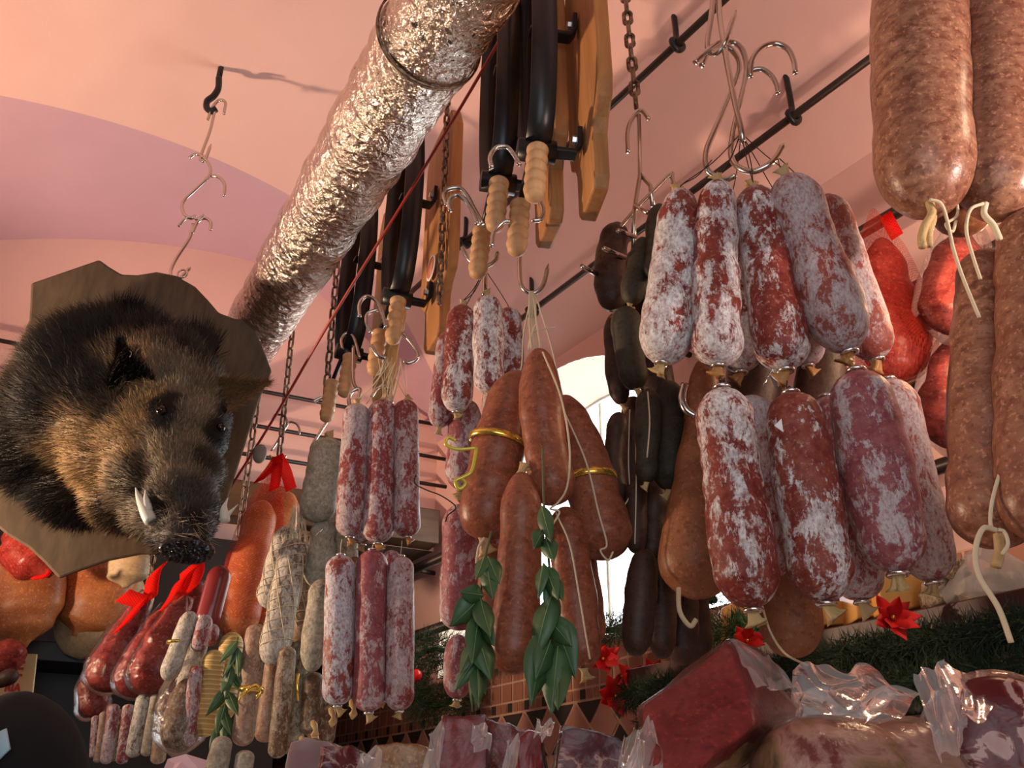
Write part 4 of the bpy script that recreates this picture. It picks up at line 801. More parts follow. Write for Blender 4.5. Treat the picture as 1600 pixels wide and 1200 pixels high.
# chains
def chain(px0, px1, Y, lw, lab, up=0, th=.0036, extra=0):
    A = P(*px0, Y)+V((0, 0, up)); B = P(*px1, Y); L = (A-B).length; ln = lw*1.85; step = ln-2*th*1.15; n = max(2, int(L/step)); b = MB(); d = (B-A).normalized()
    sx = V((1, 0, 0)); sy = d.cross(sx).normalized(); sx = sy.cross(d)
    rot0 = random.random()*.5
    for i in range(n):
        c = A+d*(step*(i+.5)); a_ = rot0+(pi/2 if i % 2 else 0); s = sx*math.cos(a_)+sy*math.sin(a_); r = lw/2-th; h = ln/2-th-r
        pts = [c+s*r*math.cos(q)+d*(h+r*math.sin(q)) for q in [pi*k/6 for k in range(7)]]+[c+s*r*math.cos(q)-d*(h-r*math.sin(q)) for q in [pi+pi*k/6 for k in range(7)]]
        b.loft(pts, th, 6, closed=True)
    o = b.build('chain', MT['rust'], o=A); tag(o, lab, 'chain', 'rusty hanging chains'); return o
chain((971, -40), (996, 186), 1.42, .026, 'thick chain right of the pine clamp board, above the pronged hook', .45, .0052)
chain((698, 165), (686, 478), 1.72, .020, 'rusty chain hanging in front of the reddish clamp board', .6, .0036)
chain((521, 420), (508, 630), 2.25, .025, 'rusty chain left of the farthest wooden handle', .6, .004)
chain((444, 583), (436, 715), 2.56, .024, 'short rusty chain above the tall red net', .55, .004)
chain((400, 620), (372, 850), 2.62, .027, 'rusty chain at the right edge of the boar plaque', .5, .004)
chain((234, 872), (228, 945), 2.5, .02, 'short steel chain beneath the plaque left of the boar snout', .25, .003)
# ---------------- ham clamps ----------------
def clamp(px, py, Y, head, lab, board, yel=False, sticker=False, tiltz=0, scale=1.0):
    o0 = P(px, py, Y); R = Matrix.Rotation(math.radians(head), 3, 'Z')@Matrix.Rotation(tiltz, 3, 'Y')
    T = lambda x, y, z: o0+R@(V((x, y, z))*scale)
    root = empty('ham_clamp', o0); tag(root, lab, 'ham clamp', 'wooden-handled iron ham clamps')
    out = [(-.115, .06), (-.115, .46), (-.09, .52), (.09, .52), (.115, .46), (.115, .06), (.105, .02), (.075, -.005), (.062, -.03), (.060, -.12), (.045, -.14), (-.045, -.14), (-.060, -.12), (-.062, -.03), (-.075, -.005), (-.105, .02)]
    MB().prism([T(.088, y, z+.03) for y, z in out], R@V((.028*scale, 0, 0))).build('board', MT[board], root, smooth=False, bevel=.004)
    n = 48; cz, hz, hy = .265, .262, .10
    loop = [T(0, hy*abs(math.cos(a))**.75*(1 if math.cos(a) > 0 else -1), cz+hz*math.sin(a)) for a in [2*pi*i/n for i in range(n)]]
    MB().strap(loop, R@V((1, 0, 0)), .046*scale, .004*scale, True).build('iron_hoop', MT['iron'], root)
    for z in (.005, .30):
        MB().strap([T(-.01, 0, z), T(.04, 0, z-.004), T(.070, 0, z-.004), T(.078, 0, z+.012), T(.080, 0, z+.055)], R@V((0, 1, 0)), .026*scale, .010*scale).build('bracket', MT['iron'], root, smooth=False, bevel=.002)
        MB().loft([T(.082, -.0, z+.03), T(.066, -.0, z+.03)], .0085*scale, 6).build('bolt', MT['clip'], root, smooth=False)
    MB().loft([T(-.034, 0, .0), T(.034, 0, 0)], .021*scale, 18).build('collar', MT['iron'], root)
    for hx, hyy, dz, hn in ((-.004, -.035, -.02, 'handle'), (-.012, .10, -.035, 'handle')):
        pts = []; rr = []
        a = T(hx, hyy, dz); c = T(hx-.012, hyy-.02, dz-.135)
        for i in range(51):
            t = i/50; pts.append(a.lerp(c, t)); e = min(1, min(t, 1-t)*14); rr.append(scale*(.0145+.0050*abs(math.sin(pi*t*5.5))**.7)*max(.35, max(0, e)**.5))
        hd = MB().loft(pts, rr, 18).build('handle', MT['handle'], root)
        MB().loft([T(hx, hyy, dz-.004), T(hx*.5, hyy*.4, .01)], .006*scale, 8).build('screw', MT['iron'], root)
    if sticker:
        c = T(.078, -.01, .10); ux = R@V((0, 1, 0)); 
        s = MB().loft([c, c-(R@V((.002, 0, 0)))], .034, 28).build('round_sticker', MT['paper'], root)
        MB().loft([c-(R@V((.0025, 0, 0))), c-(R@V((.003, 0, 0)))], .028, 28).build('sticker_print', mat('sticker_red', (.55, .18, .12), .5), s)
    # hanging strap to rail
    MB().loft([T(0, 0, .526), T(0, 0, .526)+V((0, 0, max(.05, EYE+1.80-T(0, 0, .526).z)))], .005, 6).build('hanging_hook', MT['steel'], root)
    return root
clamp(838, 236, 1.22, 9, 'foremost ham clamp with a thick honey-coloured pine board', 'pine')
clamp(778, 286, 1.36, 12, 'second ham clamp, its reddish board marked by a round sticker', 'pine', sticker=True)
clamp(620, 466, 1.78, 22, 'third ham clamp, behind the rusty chain with a reddish board', 'pine', sticker=True)
clamp(545, 552, 2.05, 26, 'farthest and smallest-looking ham clamp with a pale yellow board', 'palepine')
a = P(838, 236, 1.22); c = P(545, 552, 2.05); a.z = c.z = EYE+1.80; dd = (c-a)
r = MB().loft([a-dd*.3, a+dd*1.2], .010, 8).build('hanging_rod', MT['rod']); tag(r, 'iron rod above the ham clamps, hidden behind the duct', 'rod')
# strings over far handles
wd = empty('loose_strings', P(610, 560, 1.8)); tag(wd, 'thin tan strings fanning down from the clamp handles to the two-row salami', 'string')
b = MB()
for i in range(16):
    x0 = 590+random.uniform(0, 45); x1 = random.choice((560, 572, 598, 605, 612, 632, 640)); b.loft(cr([P(x0, 558+random.uniform(0, 8), 1.8), P((x0+x1)/2+random.uniform(-4, 4), 598, 1.82), P(x1, 632, 1.84)], 4), .0007, 4)
b.build('strings', MT['string'], wd)
# ---------------- boar ----------------
pn = V((.36, -.90, -.22)).normalized(); pc = P(205, 655, 2.22)
def onp(px, py, off=0):
    r = (P(px, py, 1.0)-V((0, 0, EYE))); cam0 = V((0, 0, EYE)); q = pc+pn*off
    k = (q-cam0).dot(pn)/r.dot(pn); return cam0+r*k
outl = [(48, 442), (100, 424), (155, 405), (170, 416), (190, 428), (215, 429), (245, 424), (275, 430), (305, 447), (325, 468), (342, 488), (366, 497), (392, 499), (408, 535), (425, 580), (405, 625), (385, 690), (362, 760), (345, 815), (320, 850), (270, 866), (220, 866), (170, 876), (130, 890), (92, 904), (70, 880), (45, 856), (10, 835), (-20, 810), (-45, 745), (-40, 660), (0, 590), (25, 545), (45, 500), (47, 470)]
bo = empty('boar_head_mount', onp(285, 438)); tag(bo, 'taxidermy wild boar head on a dark wooden shield plaque', 'boar head')
MB().prism([onp(*q) for q in outl], -pn*.035).build('plaque', MT['plaque'], bo, smooth=False, bevel=.006)
rp = onp(284, 433, .0)+V((0, 0, .012)); MB().loft([rp+V((math.cos(a)*.014, 0, math.sin(a)*.014)) for a in [2*pi*i/16 for i in range(16)]], .003, 6, closed=True).build('hanging_ring', MT['steel'], bo)
def OFF(px, py, off): return onp(px, py, off)
bl = []   # blobs: point, radius px, offset from plaque
def blob(px, py, off, rpx, sc=(1, 1, 1)): p = OFF(px, py, off); bl.append((p, M(rpx, p), sc))
for q in [(110, 660, .03, 112), (150, 600, .05, 112), (80, 690, .03, 88), (130, 735, .03, 85), (175, 560, .09, 78), (150, 640, .12, 110), (190, 650, .18, 104), (215, 610, .20, 88), (250, 600, .25, 78), (285, 612, .28, 66), (240, 680, .26, 88), (190, 700, .2, 82), (275, 670, .32, 70), (305, 660, .32, 56), (240, 745, .32, 70), (283, 725, .38, 58), (312, 740, .40, 40), (285, 775, .44, 52), (262, 800, .42, 44), (298, 800, .46, 44), (290, 832, .50, 42), (268, 835, .48, 34), (240, 800, .36, 42), (230, 560, .16, 60), (270, 565, .20, 50), (200, 770, .2, 60), (322, 690, .36, 36)]: blob(*q)
bmh = bmesh.new()
for p, r, s in bl:
    bmesh.ops.create_icosphere(bmh, subdivisions=3, radius=r, matrix=Matrix.Translation(p))
me = bpy.data.meshes.new('blobs'); bmh.to_mesh(me); bmh.free(); tmp = bpy.data.objects.new('tmp', me); C.objects.link(tmp)
rm = tmp.modifiers.new('r', 'REMESH'); rm.mode = 'VOXEL'; rm.voxel_size = .0075
smm = tmp.modifiers.new('s', 'SMOOTH'); smm.iterations = 14; smm.factor = .6
bpy.context.view_layer.update()
hm = bpy.data.meshes.new_from_object(tmp.evaluated_get(bpy.context.evaluated_depsgraph_get())); bpy.data.objects.remove(tmp)
def surf(px, py):
    # nearest point of the head along the camera ray
    from mathutils.bvhtree import BVHTree
    global _bvh
    try: _bvh
    except NameError: _bvh = BVHTree.FromPolygons([v.co.copy() for v in hm.vertices], [tuple(p.vertices) for p in hm.polygons])
    d = (P(px, py, 1.0)-V((0, 0, EYE))).normalized(); h = _bvh.ray_cast(V((0, 0, EYE)), d); return h[0] if h[0] is not None else OFF(px, py, .35)
b = MB(); b.v = [v.co.copy() for v in hm.vertices]; 
for p in hm.polygons: b.face(tuple(p.vertices))
# colour anchors (px, py, off, colour, length)
K = .9
BLK = (.006, .0055, .0055); TAN = (.25, .16, .075); GRZ = (.15, .12, .08); DB = (.035, .024, .016); GR = (.055, .048, .042)
anc = [(60, 640, .1, BLK, .055), (30, 720, .1, BLK, .055), (100, 560, .15, BLK, .05), (150, 520, .15, BLK, .06), (90, 800, .1, BLK, .04), (60, 760, .1, BLK, .05), (230, 510, .2, BLK, .06), (290, 520, .25, BLK, .055), (325, 545, .25, BLK, .045), (140, 600, .2, BLK, .045),
 (130, 690, .3, TAN, .035), (120, 720, .25, TAN, .035), (160, 720, .3, TAN, .034), (180, 680, .33, TAN, .03), (210, 650, .33, TAN, .028), (222, 620, .33, TAN, .02), (175, 640, .3, DB, .03),
 (265, 570, .33, GRZ, .026), (300, 600, .36, GRZ, .024), (325, 610, .36, GRZ, .022), (285, 640, .38, GRZ, .022), (250, 590, .33, GRZ, .022), (300, 680, .40, GRZ, .02),
 (235, 690, .36, GRZ, .026), (190, 740, .3, GRZ, .032), (180, 790, .3, DB, .035), (210, 800, .35, GRZ, .03), (250, 720, .40, GRZ, .022), (290, 720, .44, GRZ, .018), (315, 715, .42, DB, .018), (215, 730, .35, DB, .026),
 (290, 770, .5, GR, .016), (260, 790, .48, DB, .018), (300, 810, .52, BLK, .014), (270, 820, .5, GR, .02), (240, 810, .44, GR, .028), (225, 770, .42, DB, .024), (285, 840, .54, GR, .012), (330, 790, .5, GR, .02),
 (256, 640, .38, BLK, .008), (345, 668, .40, BLK, .008), (262, 655, .38, BLK, .008), (240, 632, 0, BLK, .007), (272, 640, 0, BLK, .007), (246, 655, 0, BLK, .007), (268, 622, 0, BLK, .007), (336, 680, 0, BLK, .007), (352, 650, 0, BLK, .007), (225, 590, 0, TAN, .02), (238, 610, 0, TAN, .016), (205, 690, 0, TAN, .026), (150, 745, 0, TAN, .034), (320, 630, 0, (.2, .16, .11), .02), (285, 600, 0, (.2, .16, .11), .022), (280, 665, 0, (.14, .105, .07), .02), (300, 640, 0, (.2, .16, .11), .02)]
anc = [(surf(a, b_2), col_, l_) for a, b_2, c_, col_, l_ in anc]
def fcol(p):
    ws = []; 
    for q, c, l in anc:
        d2 = (p-q).length_squared; ws.append((1/(d2+.00006)**2.6, c, l))
    s = sum(x[0] for x in ws)
    return V([sum(x[0]*x[1][i] for x in ws)/s for i in range(3)]), sum(x[0]*x[2] for x in ws)/s
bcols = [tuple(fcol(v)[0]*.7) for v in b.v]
hide = MT['fur']
head = b.build('head', MT['fur'], bo, cols=bcols)
# fur strands
fb = MB(); fc = []
hv = hm.vertices; polys = hm.polygons; areas = [p.area for p in polys]; cum = []; s = 0
for a in areas: s += a; cum.append(s)
import bisect
tip = OFF(285, 850, .52); neckd = (OFF(60, 640, .05)-OFF(285, 700, .42)).normalized()
random.seed(3)
cams = V((0, 0, EYE))
for i in range(52000):
    pi_ = polys[min(bisect.bisect(cum, random.random()*s), len(polys)-1)]
    nrm = pi_.normal; p = pi_.center
    if nrm.dot(cams-p) < -.35*(cams-p).length: continue
    vv = [hv[k].co for k in pi_.vertices]; a, c = random.random(), random.random(); p = vv[0]+(vv[1]-vv[0])*a+(vv[-1]-vv[0])*c
    if (p-pc).dot(pn) < .0: continue
    col, ln = fcol(p+V((random.gauss(0, .008), random.gauss(0, .008), random.gauss(0, .008))))
    away = (p-tip).normalized(); flow = (away-nrm*away.dot(nrm))
    if flow.length < 1e-3: continue
    flow.normalize(); j = V((random.gauss(0, .22), random.gauss(0, .22), random.gauss(0, .22)))
    dr = (flow*.85+nrm*.38+j+V((0, 0, -.12))).normalized(); ln *= random.uniform(.6, 1.25)
    sd = dr.cross(nrm).normalized()*.00075
    m1 = p+dr*ln*.55; m2 = m1+(dr+V((0, 0, -.25))+flow*.2).normalized()*ln*.45
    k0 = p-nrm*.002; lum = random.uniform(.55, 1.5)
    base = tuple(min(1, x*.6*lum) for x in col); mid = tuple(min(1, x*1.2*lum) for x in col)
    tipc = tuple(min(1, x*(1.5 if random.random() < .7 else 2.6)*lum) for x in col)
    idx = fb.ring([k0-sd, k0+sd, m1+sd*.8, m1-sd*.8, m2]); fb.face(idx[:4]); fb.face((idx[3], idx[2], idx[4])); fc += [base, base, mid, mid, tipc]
# crest mane
for i in range(2600):
    t = random.random(); a0_ = OFF(165, 500, .10).lerp(OFF(330, 560, .25), t)+V((0, 0, random.uniform(-.03, .01)))
    top = OFF(190+150*t+random.gauss(0, 12), 478+55*t+random.gauss(0, 14)-12*math.sin(t*9), .16+.05*t); dr = top-a0_; sd = dr.cross(pn).normalized()*.0011
    m1 = a0_+dr*.6; idx = fb.ring([a0_-sd, a0_+sd, m1+sd*.7, m1-sd*.7, top]); fb.face(idx[:4]); fb.face((idx[3], idx[2], idx[4])); c = (.010, .009, .009); fc += [c]*5
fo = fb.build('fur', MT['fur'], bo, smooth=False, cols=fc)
# ears
def ear(base1, base2, tipq, off, col, cup, fur=900, ln=.02):
    A, B_ = surf(*base1), surf(*base2); Tp = P(*tipq, ((A+B_)/2).y-cup); b = MB(); cs = []; rows = []
    n = 10; mm = 8
    for i in range(n+1):
        t = i/n; L = A.lerp(Tp, t); R_ = B_.lerp(Tp, t); bulge = math.sin(pi*min(1, t*.9+.1))*.2
        row = []
        for j in range(mm+1):
            s_2 = j/mm; w_ = (1+bulge*(1-t)); p = L.lerp(R_, .5+(s_2-.5)*w_); p = p-pn*(.03*(1-(2*s_2-1)**2))*(1-t*.7)
            row.append(p)
        rows.append(row)
    fr = [b.ring(r) for r in rows]; bk = [b.ring([p-pn*.008 for p in r]) for r in rows]
    for i in range(n): b.bridge(fr[i], fr[i+1], 0, False); b.bridge(bk[i+1], bk[i], 0, False)
    cs = [tuple(col)]*len(b.v)
    e = b.build('ear', MT['fur'], bo, cols=cs)
    f = MB(); fcs = []
    for _ in range(fur):
        i = random.randrange(n); j = random.randrange(mm); p = rows[i][j].lerp(rows[i+1][j+1], random.random()); dr = ((Tp-(A+B_)/2).normalized()+V((random.gauss(0, .35), random.gauss(0, .35), random.gauss(0, .35)))+pn*.3).normalized()*ln*random.uniform(.6, 1.4)
        sd = dr.cross(pn).normalized()*.0008; idx = f.ring([p-sd, p+sd, p+dr]); f.face(idx); k = random.uniform(.6, 1.8); fcs += [tuple(x*k for x in col)]*3
    f.build('ear_fur', MT['fur'], e, smooth=False, cols=fcs)
ear((168, 612), (242, 596), (190, 538), .0, (.006, .005, .005), .12, 3500, .028)
ear((172, 640), (222, 590), (215, 545), .0, (.05, .03, .018), .05)
ear((338, 590), (352, 645), (415, 598), .0, (.16, .095, .045), .02, 1600, .028)
MB().strap(cr([*[P(x, y, surf(200, 600).y-.10) for x, y in ((188, 552), (196, 546), (205, 551), (203, 558))]], 4), pn, .006, .0015).build('ear_clip', MT['clip'], bo)
for ex, ey, er in ((252, 641, .013), (345, 668, .011)):
    p = surf(ex, ey); MB().ball(p+(cams-p).normalized()*.004, er, 18).build('eye', MT['eye'], bo)
p = surf(292, 855); q = surf(280, 846)
nd = V((.18, -.75, -.63)).normalized(); nx = V((1, .2, -.05)); nx = (nx-nd*nx.dot(nd)).normalized(); ny = nd.cross(nx)
pc2 = P(292, 860, p.y); rx = M(41, p); ry = M(19, p)
b = MB(); rows = []
for i, (k, h) in enumerate(((1.0, -.012), (1.04, 0), (.98, .008), (.8, .011), (.4, .009), (.05, .008))): rows.append(b.ring([pc2+nx*math.cos(a)*rx*k+ny*math.sin(a)*ry*k*1.15+nd*(h+.002*math.sin(5*a)) for a in [2*pi*j/32 for j in range(32)]]))
for i in range(5): b.bridge(rows[i], rows[i+1])
b.face(rows[-1]); no = b.build('nose', MT['nose'], bo)
for s in (-1, 1): MB().ball(pc2+nx*s*rx*.42+nd*.009, .0085, 12, sc=(1, .6, .7)).build('nostril', MT['eye'], no)
for q in (([(236, 815), (226, 795), (216, 775), (212, 762)], .013), ([(232, 800), (228, 780), (227, 765)], .009), ([(352, 815), (350, 795), (356, 778)], .010), ([(345, 815), (358, 802), (372, 788)], .007)):
    a = surf(min(q[0][0][0], 330), q[0][0][1]); Yt = a.y-.02; pts = cr([P(x, y, Yt) for x, y in q[0]], 6); n = len(pts)
    MB().loft(pts, [q[1]*(1-.85*(i/(n-1))**1.5)*(.7+.5*math.sin(pi*min(1, i/n+.25))) for i in range(n)], 10).build('tusk', MT['tusk'], bo)
b = MB(); wc = []
for i in range(140):
    s_3 = random.choice((-1, 1)); a = surf(random.uniform(235, 330), random.uniform(790, 850)); dr = V((s_3*random.uniform(.2, 1), random.uniform(-.6, 0), random.uniform(-1, .1))).normalized()*random.uniform(.02, .05); sd = dr.cross(pn).normalized()*.0006
    b.face(b.ring([a-sd, a+sd, a+dr])); wc += [(.35, .28, .2)]*3
b.build('whiskers', MT['fur'], bo, smooth=False, cols=wc)
# ---------------- leaves ----------------
def leaf(b, base, d, side, ln, w_, curl=.2, m=0, rib=False):
    d = d.normalized(); side = (side-d*side.dot(d)).normalized(); nn = d.cross(side); n = 10; L = []; Rr = []; Cc = []
    for i in range(n+1):
        t = i/n; ww = w_*max(0, math.sin(pi*t**.72))**1.1*.5+.0003; c = base+d*ln*t+nn*curl*ln*(t*t)*.6
        wv = .03*math.sin(t*14)*w_
        L.append(c+side*ww+nn*(ww*.13+wv)); Cc.append(c); Rr.append(c-side*ww+nn*(ww*.13-wv))
    l, c, r = b.ring(L), b.ring(Cc), b.ring(Rr)
    b.bridge(l, c, m, False); b.bridge(c, r, m, False)
    if rib:
        A1 = b.ring([q+side*.0007*(1-i/12)-nn*.0012 for i, q in enumerate(Cc)]); A2 = b.ring([q-side*.0007*(1-i/12)-nn*.0012 for i, q in enumerate(Cc)]); b.bridge(A1, A2, 1, False)
        A1 = b.ring([q+side*.0007*(1-i/12)+nn*.0012 for i, q in enumerate(Cc)]); A2 = b.ring([q-side*.0007*(1-i/12)+nn*.0012 for i, q in enumerate(Cc)]); b.bridge(A1, A2, 1, False)
def sprig(lab, path, Y, leaves, group):
    pts = cr([P(*p, Y) for p in path], 6); root = empty('bay_sprig', pts[0]); tag(root, lab, 'bay leaves', group)
    MB().loft(pts, .0018, 6).build('stem', MT['stem'], root)
    for (x, y, x2, y2, w_) in leaves:
        a = P(x, y, Y-.012); c = P(x2, y2, Y-.012-random.uniform(.0, .03)); b = MB(); d = c-a
        sd = V((d.z, random.choice((-1, 1))*random.uniform(.1, .8)*d.length, -d.x)); leaf(b, a, d, sd, d.length, M(w_*1.12, a), random.uniform(-.3, .3), rib=True)
        lf = b.build('leaf', [MT['leaf'], MT['vein']], root); sm = lf.modifiers.new('t', 'SOLIDIFY'); sm.thickness = .0006
g15 = 'bay sprigs among the sausages'
sprig('small-leaved bay sprig at the left of the long glossy sausage', [(768, 830), (756, 880), (750, 940), (742, 1010), (744, 1110)], 1.26, [(752, 932, 706, 980, 40), (756, 930, 720, 925, 26), (750, 935, 765, 1000, 30), (748, 960, 735, 1040, 30), (745, 990, 768, 1062, 36), (740, 1000, 722, 1058, 26), (744, 1030, 708, 1076, 22), (746, 1040, 745, 1110, 22), (762, 870, 780, 915, 28), (760, 880, 772, 940, 26), (750, 965, 772, 1010, 26), (742, 1040, 758, 1085, 20), (757, 870, 745, 910, 18), (740, 1010, 730, 1110, 14)], g15)
sprig('large-leaved bay sprig hanging right of the long glossy sausage', [(848, 700), (850, 790), (856, 860), (862, 930), (864, 1000), (870, 1050)], 1.22, [(852, 985, 826, 1104, 44), (872, 1010, 862, 1120, 44), (862, 960, 905, 1060, 48), (862, 930, 830, 1025, 36), (848, 830, 830, 858, 24), (852, 885, 876, 940, 26), (850, 880, 838, 935, 22), (856, 910, 878, 985, 28), (852, 840, 868, 880, 24), (860, 1000, 840, 1060, 32), (846, 790, 862, 850, 22), (860, 970, 895, 1010, 30), (870, 1040, 880, 1115, 36), (862, 900, 880, 940, 20)], g15)
sprig('narrow-leaved bay sprig in front of the straw-wrapped salami', [(372, 995), (360, 1050), (352, 1110), (338, 1170)], 2.0, [(372, 1000, 342, 1036, 16), (368, 1010, 378, 1060, 16), (362, 1040, 348, 1090, 17), (360, 1050, 380, 1090, 16), (356, 1075, 322, 1120, 16), (356, 1080, 372, 1120, 16), (352, 1100, 338, 1150, 16), (350, 1110, 360, 1150, 14), (345, 1130, 328, 1185, 15), (370, 1010, 352, 1060, 15), (360, 1060, 345, 1080, 14), (350, 1120, 345, 1170, 14)], g15)
# poinsettias
def poin(px, py, Y, size, lab, seed):
    random.seed(seed); c = P(px, py, Y); root = empty('poinsettia', c); tag(root, lab, 'flower', 'red fabric poinsettias')
    for k in range(9):
        a = 2*pi*k/9+random.uniform(-.2, .2); b = MB(); d = V((math.cos(a), -.35 if k % 2 else -.7, math.sin(a)*.8)); leaf(b, c, d, V((-math.sin(a), 0, math.cos(a))), M(size, c)*random.uniform(.8, 1.15), M(size*.55, c), .25)
        f = b.build('petal', MT['red'], root); f.modifiers.new('t', 'SOLIDIFY').thickness = .0006
    MB().ball(c-V((0, .01, 0)), M(size*.1, c), 8).build('flower_centre', MT['gold'], root)
yn = 1.9
poin(1392, 966, uvY(1392, 966, 1.52), 44, 'red poinsettia on the grass strip of the right wall shelf', 1)
poin(1166, 1002, uvY(1166, 1002, 1.52), 34, 'red poinsettia behind the big wrapped meat block beside the cheeses', 2)
poin(942, 1030, uvY(942, 1030, 1.7), 34, 'upper left poinsettia of the cluster under the window', 3)
poin(990, 1064, uvY(990, 1064, 1.62), 36, 'right poinsettia of the cluster, against the big wrapped block', 4)
poin(962, 1088, uvY(962, 1088, 1.62), 40, 'lowest poinsettia of the cluster under the window', 5)
poin(1022, 1050, uvY(1022, 1050, 1.7), 26, 'small poinsettia behind the bottom dark sausages', 6)
random.seed(11)
# wreath and garland at sill
wc_ = P(680, 1058, uvY(680, 1058, 1.66)); o = needles('wreath', [wc_+V((math.cos(a)*.10, 0, math.sin(a)*.10)) for a in [2*pi*i/16 for i in range(17)]], .075, 5500, .045, MT['fir'], 'dark green fir wreath on the tiled wall with a red bauble', 'wreath')
MB().ball(P(650, 1055, wc_.y-.12), .021, 16).build('bauble', MT['bauble'], o)
needles('fir_garland', [UV(1.74, 1.6+.08*i, .545+.01*math.sin(i)) for i in range(16)], .045, 4500, .04, MT['fir'], 'fir garland along the window sill behind the dark sausages', 'garland')
needles('grass_tuft', [UV(1.60, 1.34+.03*i, .42) for i in range(6)], .04, 1500, .03, mat('green_tinsel', (.06, .14, .05), .5), 'brighter green grass tuft left of the small cheeses', 'garland')
# cheeses
def hull(name, pts, mt, bev=.006, parent=None, noise_=0, sub=0, o=None):
    bm_ = bmesh.new()
    for p in pts: bm_.verts.new(p)
    r_ = bmesh.ops.convex_hull(bm_, input=bm_.verts)
    bmesh.ops.delete(bm_, geom=[x for x in r_['geom_interior'] if isinstance(x, bmesh.types.BMVert)], context='VERTS')
    bmesh.ops.dissolve_limit(bm_, angle_limit=.05, verts=bm_.verts, edges=bm_.edges)
    if bev: bmesh.ops.bevel(bm_, geom=list(bm_.edges), offset=bev, segments=3, affect='EDGES', profile=.6)
    if sub:
        bmesh.ops.triangulate(bm_, faces=bm_.faces); bmesh.ops.subdivide_edges(bm_, edges=bm_.edges, cuts=sub, use_grid_fill=True)
        for v_ in bm_.verts: v_.co += V((noise.noise(v_.co*38), noise.noise(v_.co*38+V((9, 0, 0))), noise.noise(v_.co*38+V((0, 9, 0)))))*noise_
    b = MB(); bm_.verts.index_update(); b.v = [v_.co.copy() for v_ in bm_.verts]
    for f in bm_.faces: b.face([v_.index for v_ in f.verts])
    bm_.free(); return b.build(name, MT[mt], parent, smooth=bool(sub), o=o)
def block(poly, Y, Y2, grow=0):
    c = V((sum(p[0] for p in poly)/len(poly), sum(p[1] for p in poly)/len(poly), 0)); out = []
    for p in poly:
        x = c.x+(p[0]-c.x)*(1+grow); y = c.y+(p[1]-c.y)*(1+grow)
        a = P(x, y, Y-grow*.06); out.append(a); out.append(V((a.x, Y2, a.z)) )
    return out
for poly, u_, lab in (([(1128, 950), (1150, 940), (1158, 1008), (1130, 1010)], 1.58, 'small upright cheese wedge left of the lowest brown sausage'), ([(1156, 945), (1196, 950), (1198, 1000), (1162, 1002)], 1.6, 'second small cheese wedge beside the upright one'), ([(1262, 940), (1335, 938), (1335, 975), (1262, 978)], 1.6, 'flat yellow cheese block behind the lower middle salami ends'), ([(1335, 905), (1368, 898), (1370, 962), (1338, 968)], 1.62, 'narrow tall cheese block behind the lower right salami'), ([(1370, 900), (1440, 893), (1460, 945), (1378, 958)], 1.62, 'broad yellow cheese block right of the narrow one')):
    cy = uvY(poly[0][0], poly[0][1]+30, u_); o = hull('cheese', block(poly, cy, cy+.10), 'cheese', .005); tag(o, lab, 'cheese', 'cheeses on the wall shelf')
g16 = 'bagged brown goods on the right end of the shelf'
for poly, lab in (([(1455, 900), (1490, 880), (1520, 890), (1530, 938), (1460, 945)], 'rough brown lump left of the clear bag on the shelf'), ([(1500, 905), (1550, 885), (1600, 890), (1610, 925), (1520, 938)], 'brown sausage lump inside the clear bag under the bowed string'), ([(1485, 872), (1515, 868), (1520, 892), (1488, 900)], 'small olive piece behind the clear bag on the shelf')):
    cy = uvY(poly[0][0], poly[0][1]+20, 1.62); o = hull('cured_meat_lump', block(poly, cy, cy+.07), 'olive', .012, None, .010, 2); tag(o, lab, 'cured meat', g16)
    if 'inside' in lab: hull('plastic_bag', block([(1498, 930), (1505, 885), (1540, 845), (1575, 872), (1615, 880), (1620, 930)], cy-.02, cy+.08), 'bag', .01, o, .012, 2)
# ---------------- wrapped meats on the counter ----------------
def sheet(name, cs, mt, root, n=26, amp=.012, fr=30):
    a, b_2, c, d = [P(*q) for q in cs]; b = MB(); rows = []
    for i in range(n+1):
        t = i/n; row = []
        for j in range(n+1):
            s_4 = j/n; p = a.lerp(b_2, s_4).lerp(d.lerp(c, s_4), t); w_ = amp*(noise.noise(V((s_4*3.1, t*2.2, len(b.v)*0+fr)))*2+.8*math.sin(s_4*9+t*6+fr)*.6)
            e = abs(noise.noise(V((s_4*4+fr, t*3, 1))))*amp*1.0
            row.append(p+V((.3*w_, w_+e, .7*w_)))
        rows.append(b.ring(row))
    for i in range(n): b.bridge(rows[i], rows[i+1], 0, False)
    return b.build(name, MT[mt], root)
g17 = 'vacuum-wrapped meats on the counter'
# big block
big = hull('wrapped_meat', [P(*q) for q in ((1000, 1106, .98), (1140, 1002, 1.02), (1180, 1130, .94), (1075, 1215, .9), (1018, 1225, .92), (1232, 1085, 1.12), (1246, 1112, 1.08), (1225, 1160, 1.06), (1130, 1215, .98), (1150, 1008, 1.10), (1030, 1100, 1.08), (1060, 1225, 1.06))], 'spk', .005, None, .003, 2)
tag(big, 'big block of dark red cured ham in clear plastic at the right of the counter', 'wrapped meat', g17)
hull('rind', [P(*q) for q in ((1190, 1128, .965), (1246, 1112, 1.09), (1226, 1165, 1.06), (1130, 1218, .96), (1090, 1218, .925), (1240, 1095, 1.1), (1200, 1185, 1.05))], 'rind', .006, big, .004, 2)
hull('plastic_wrap', [P(*q) for q in ((994, 1104, .965), (1138, 994, 1.00), (1196, 1020, 1.0), (1182, 1132, .925), (1072, 1225, .88), (1008, 1232, .9), (1240, 1075, 1.10), (1256, 1112, 1.07), (1235, 1165, 1.05), (1130, 1222, .96), (1150, 1000, 1.12), (1025, 1095, 1.10))], 'film', .003, big, .004, 3)
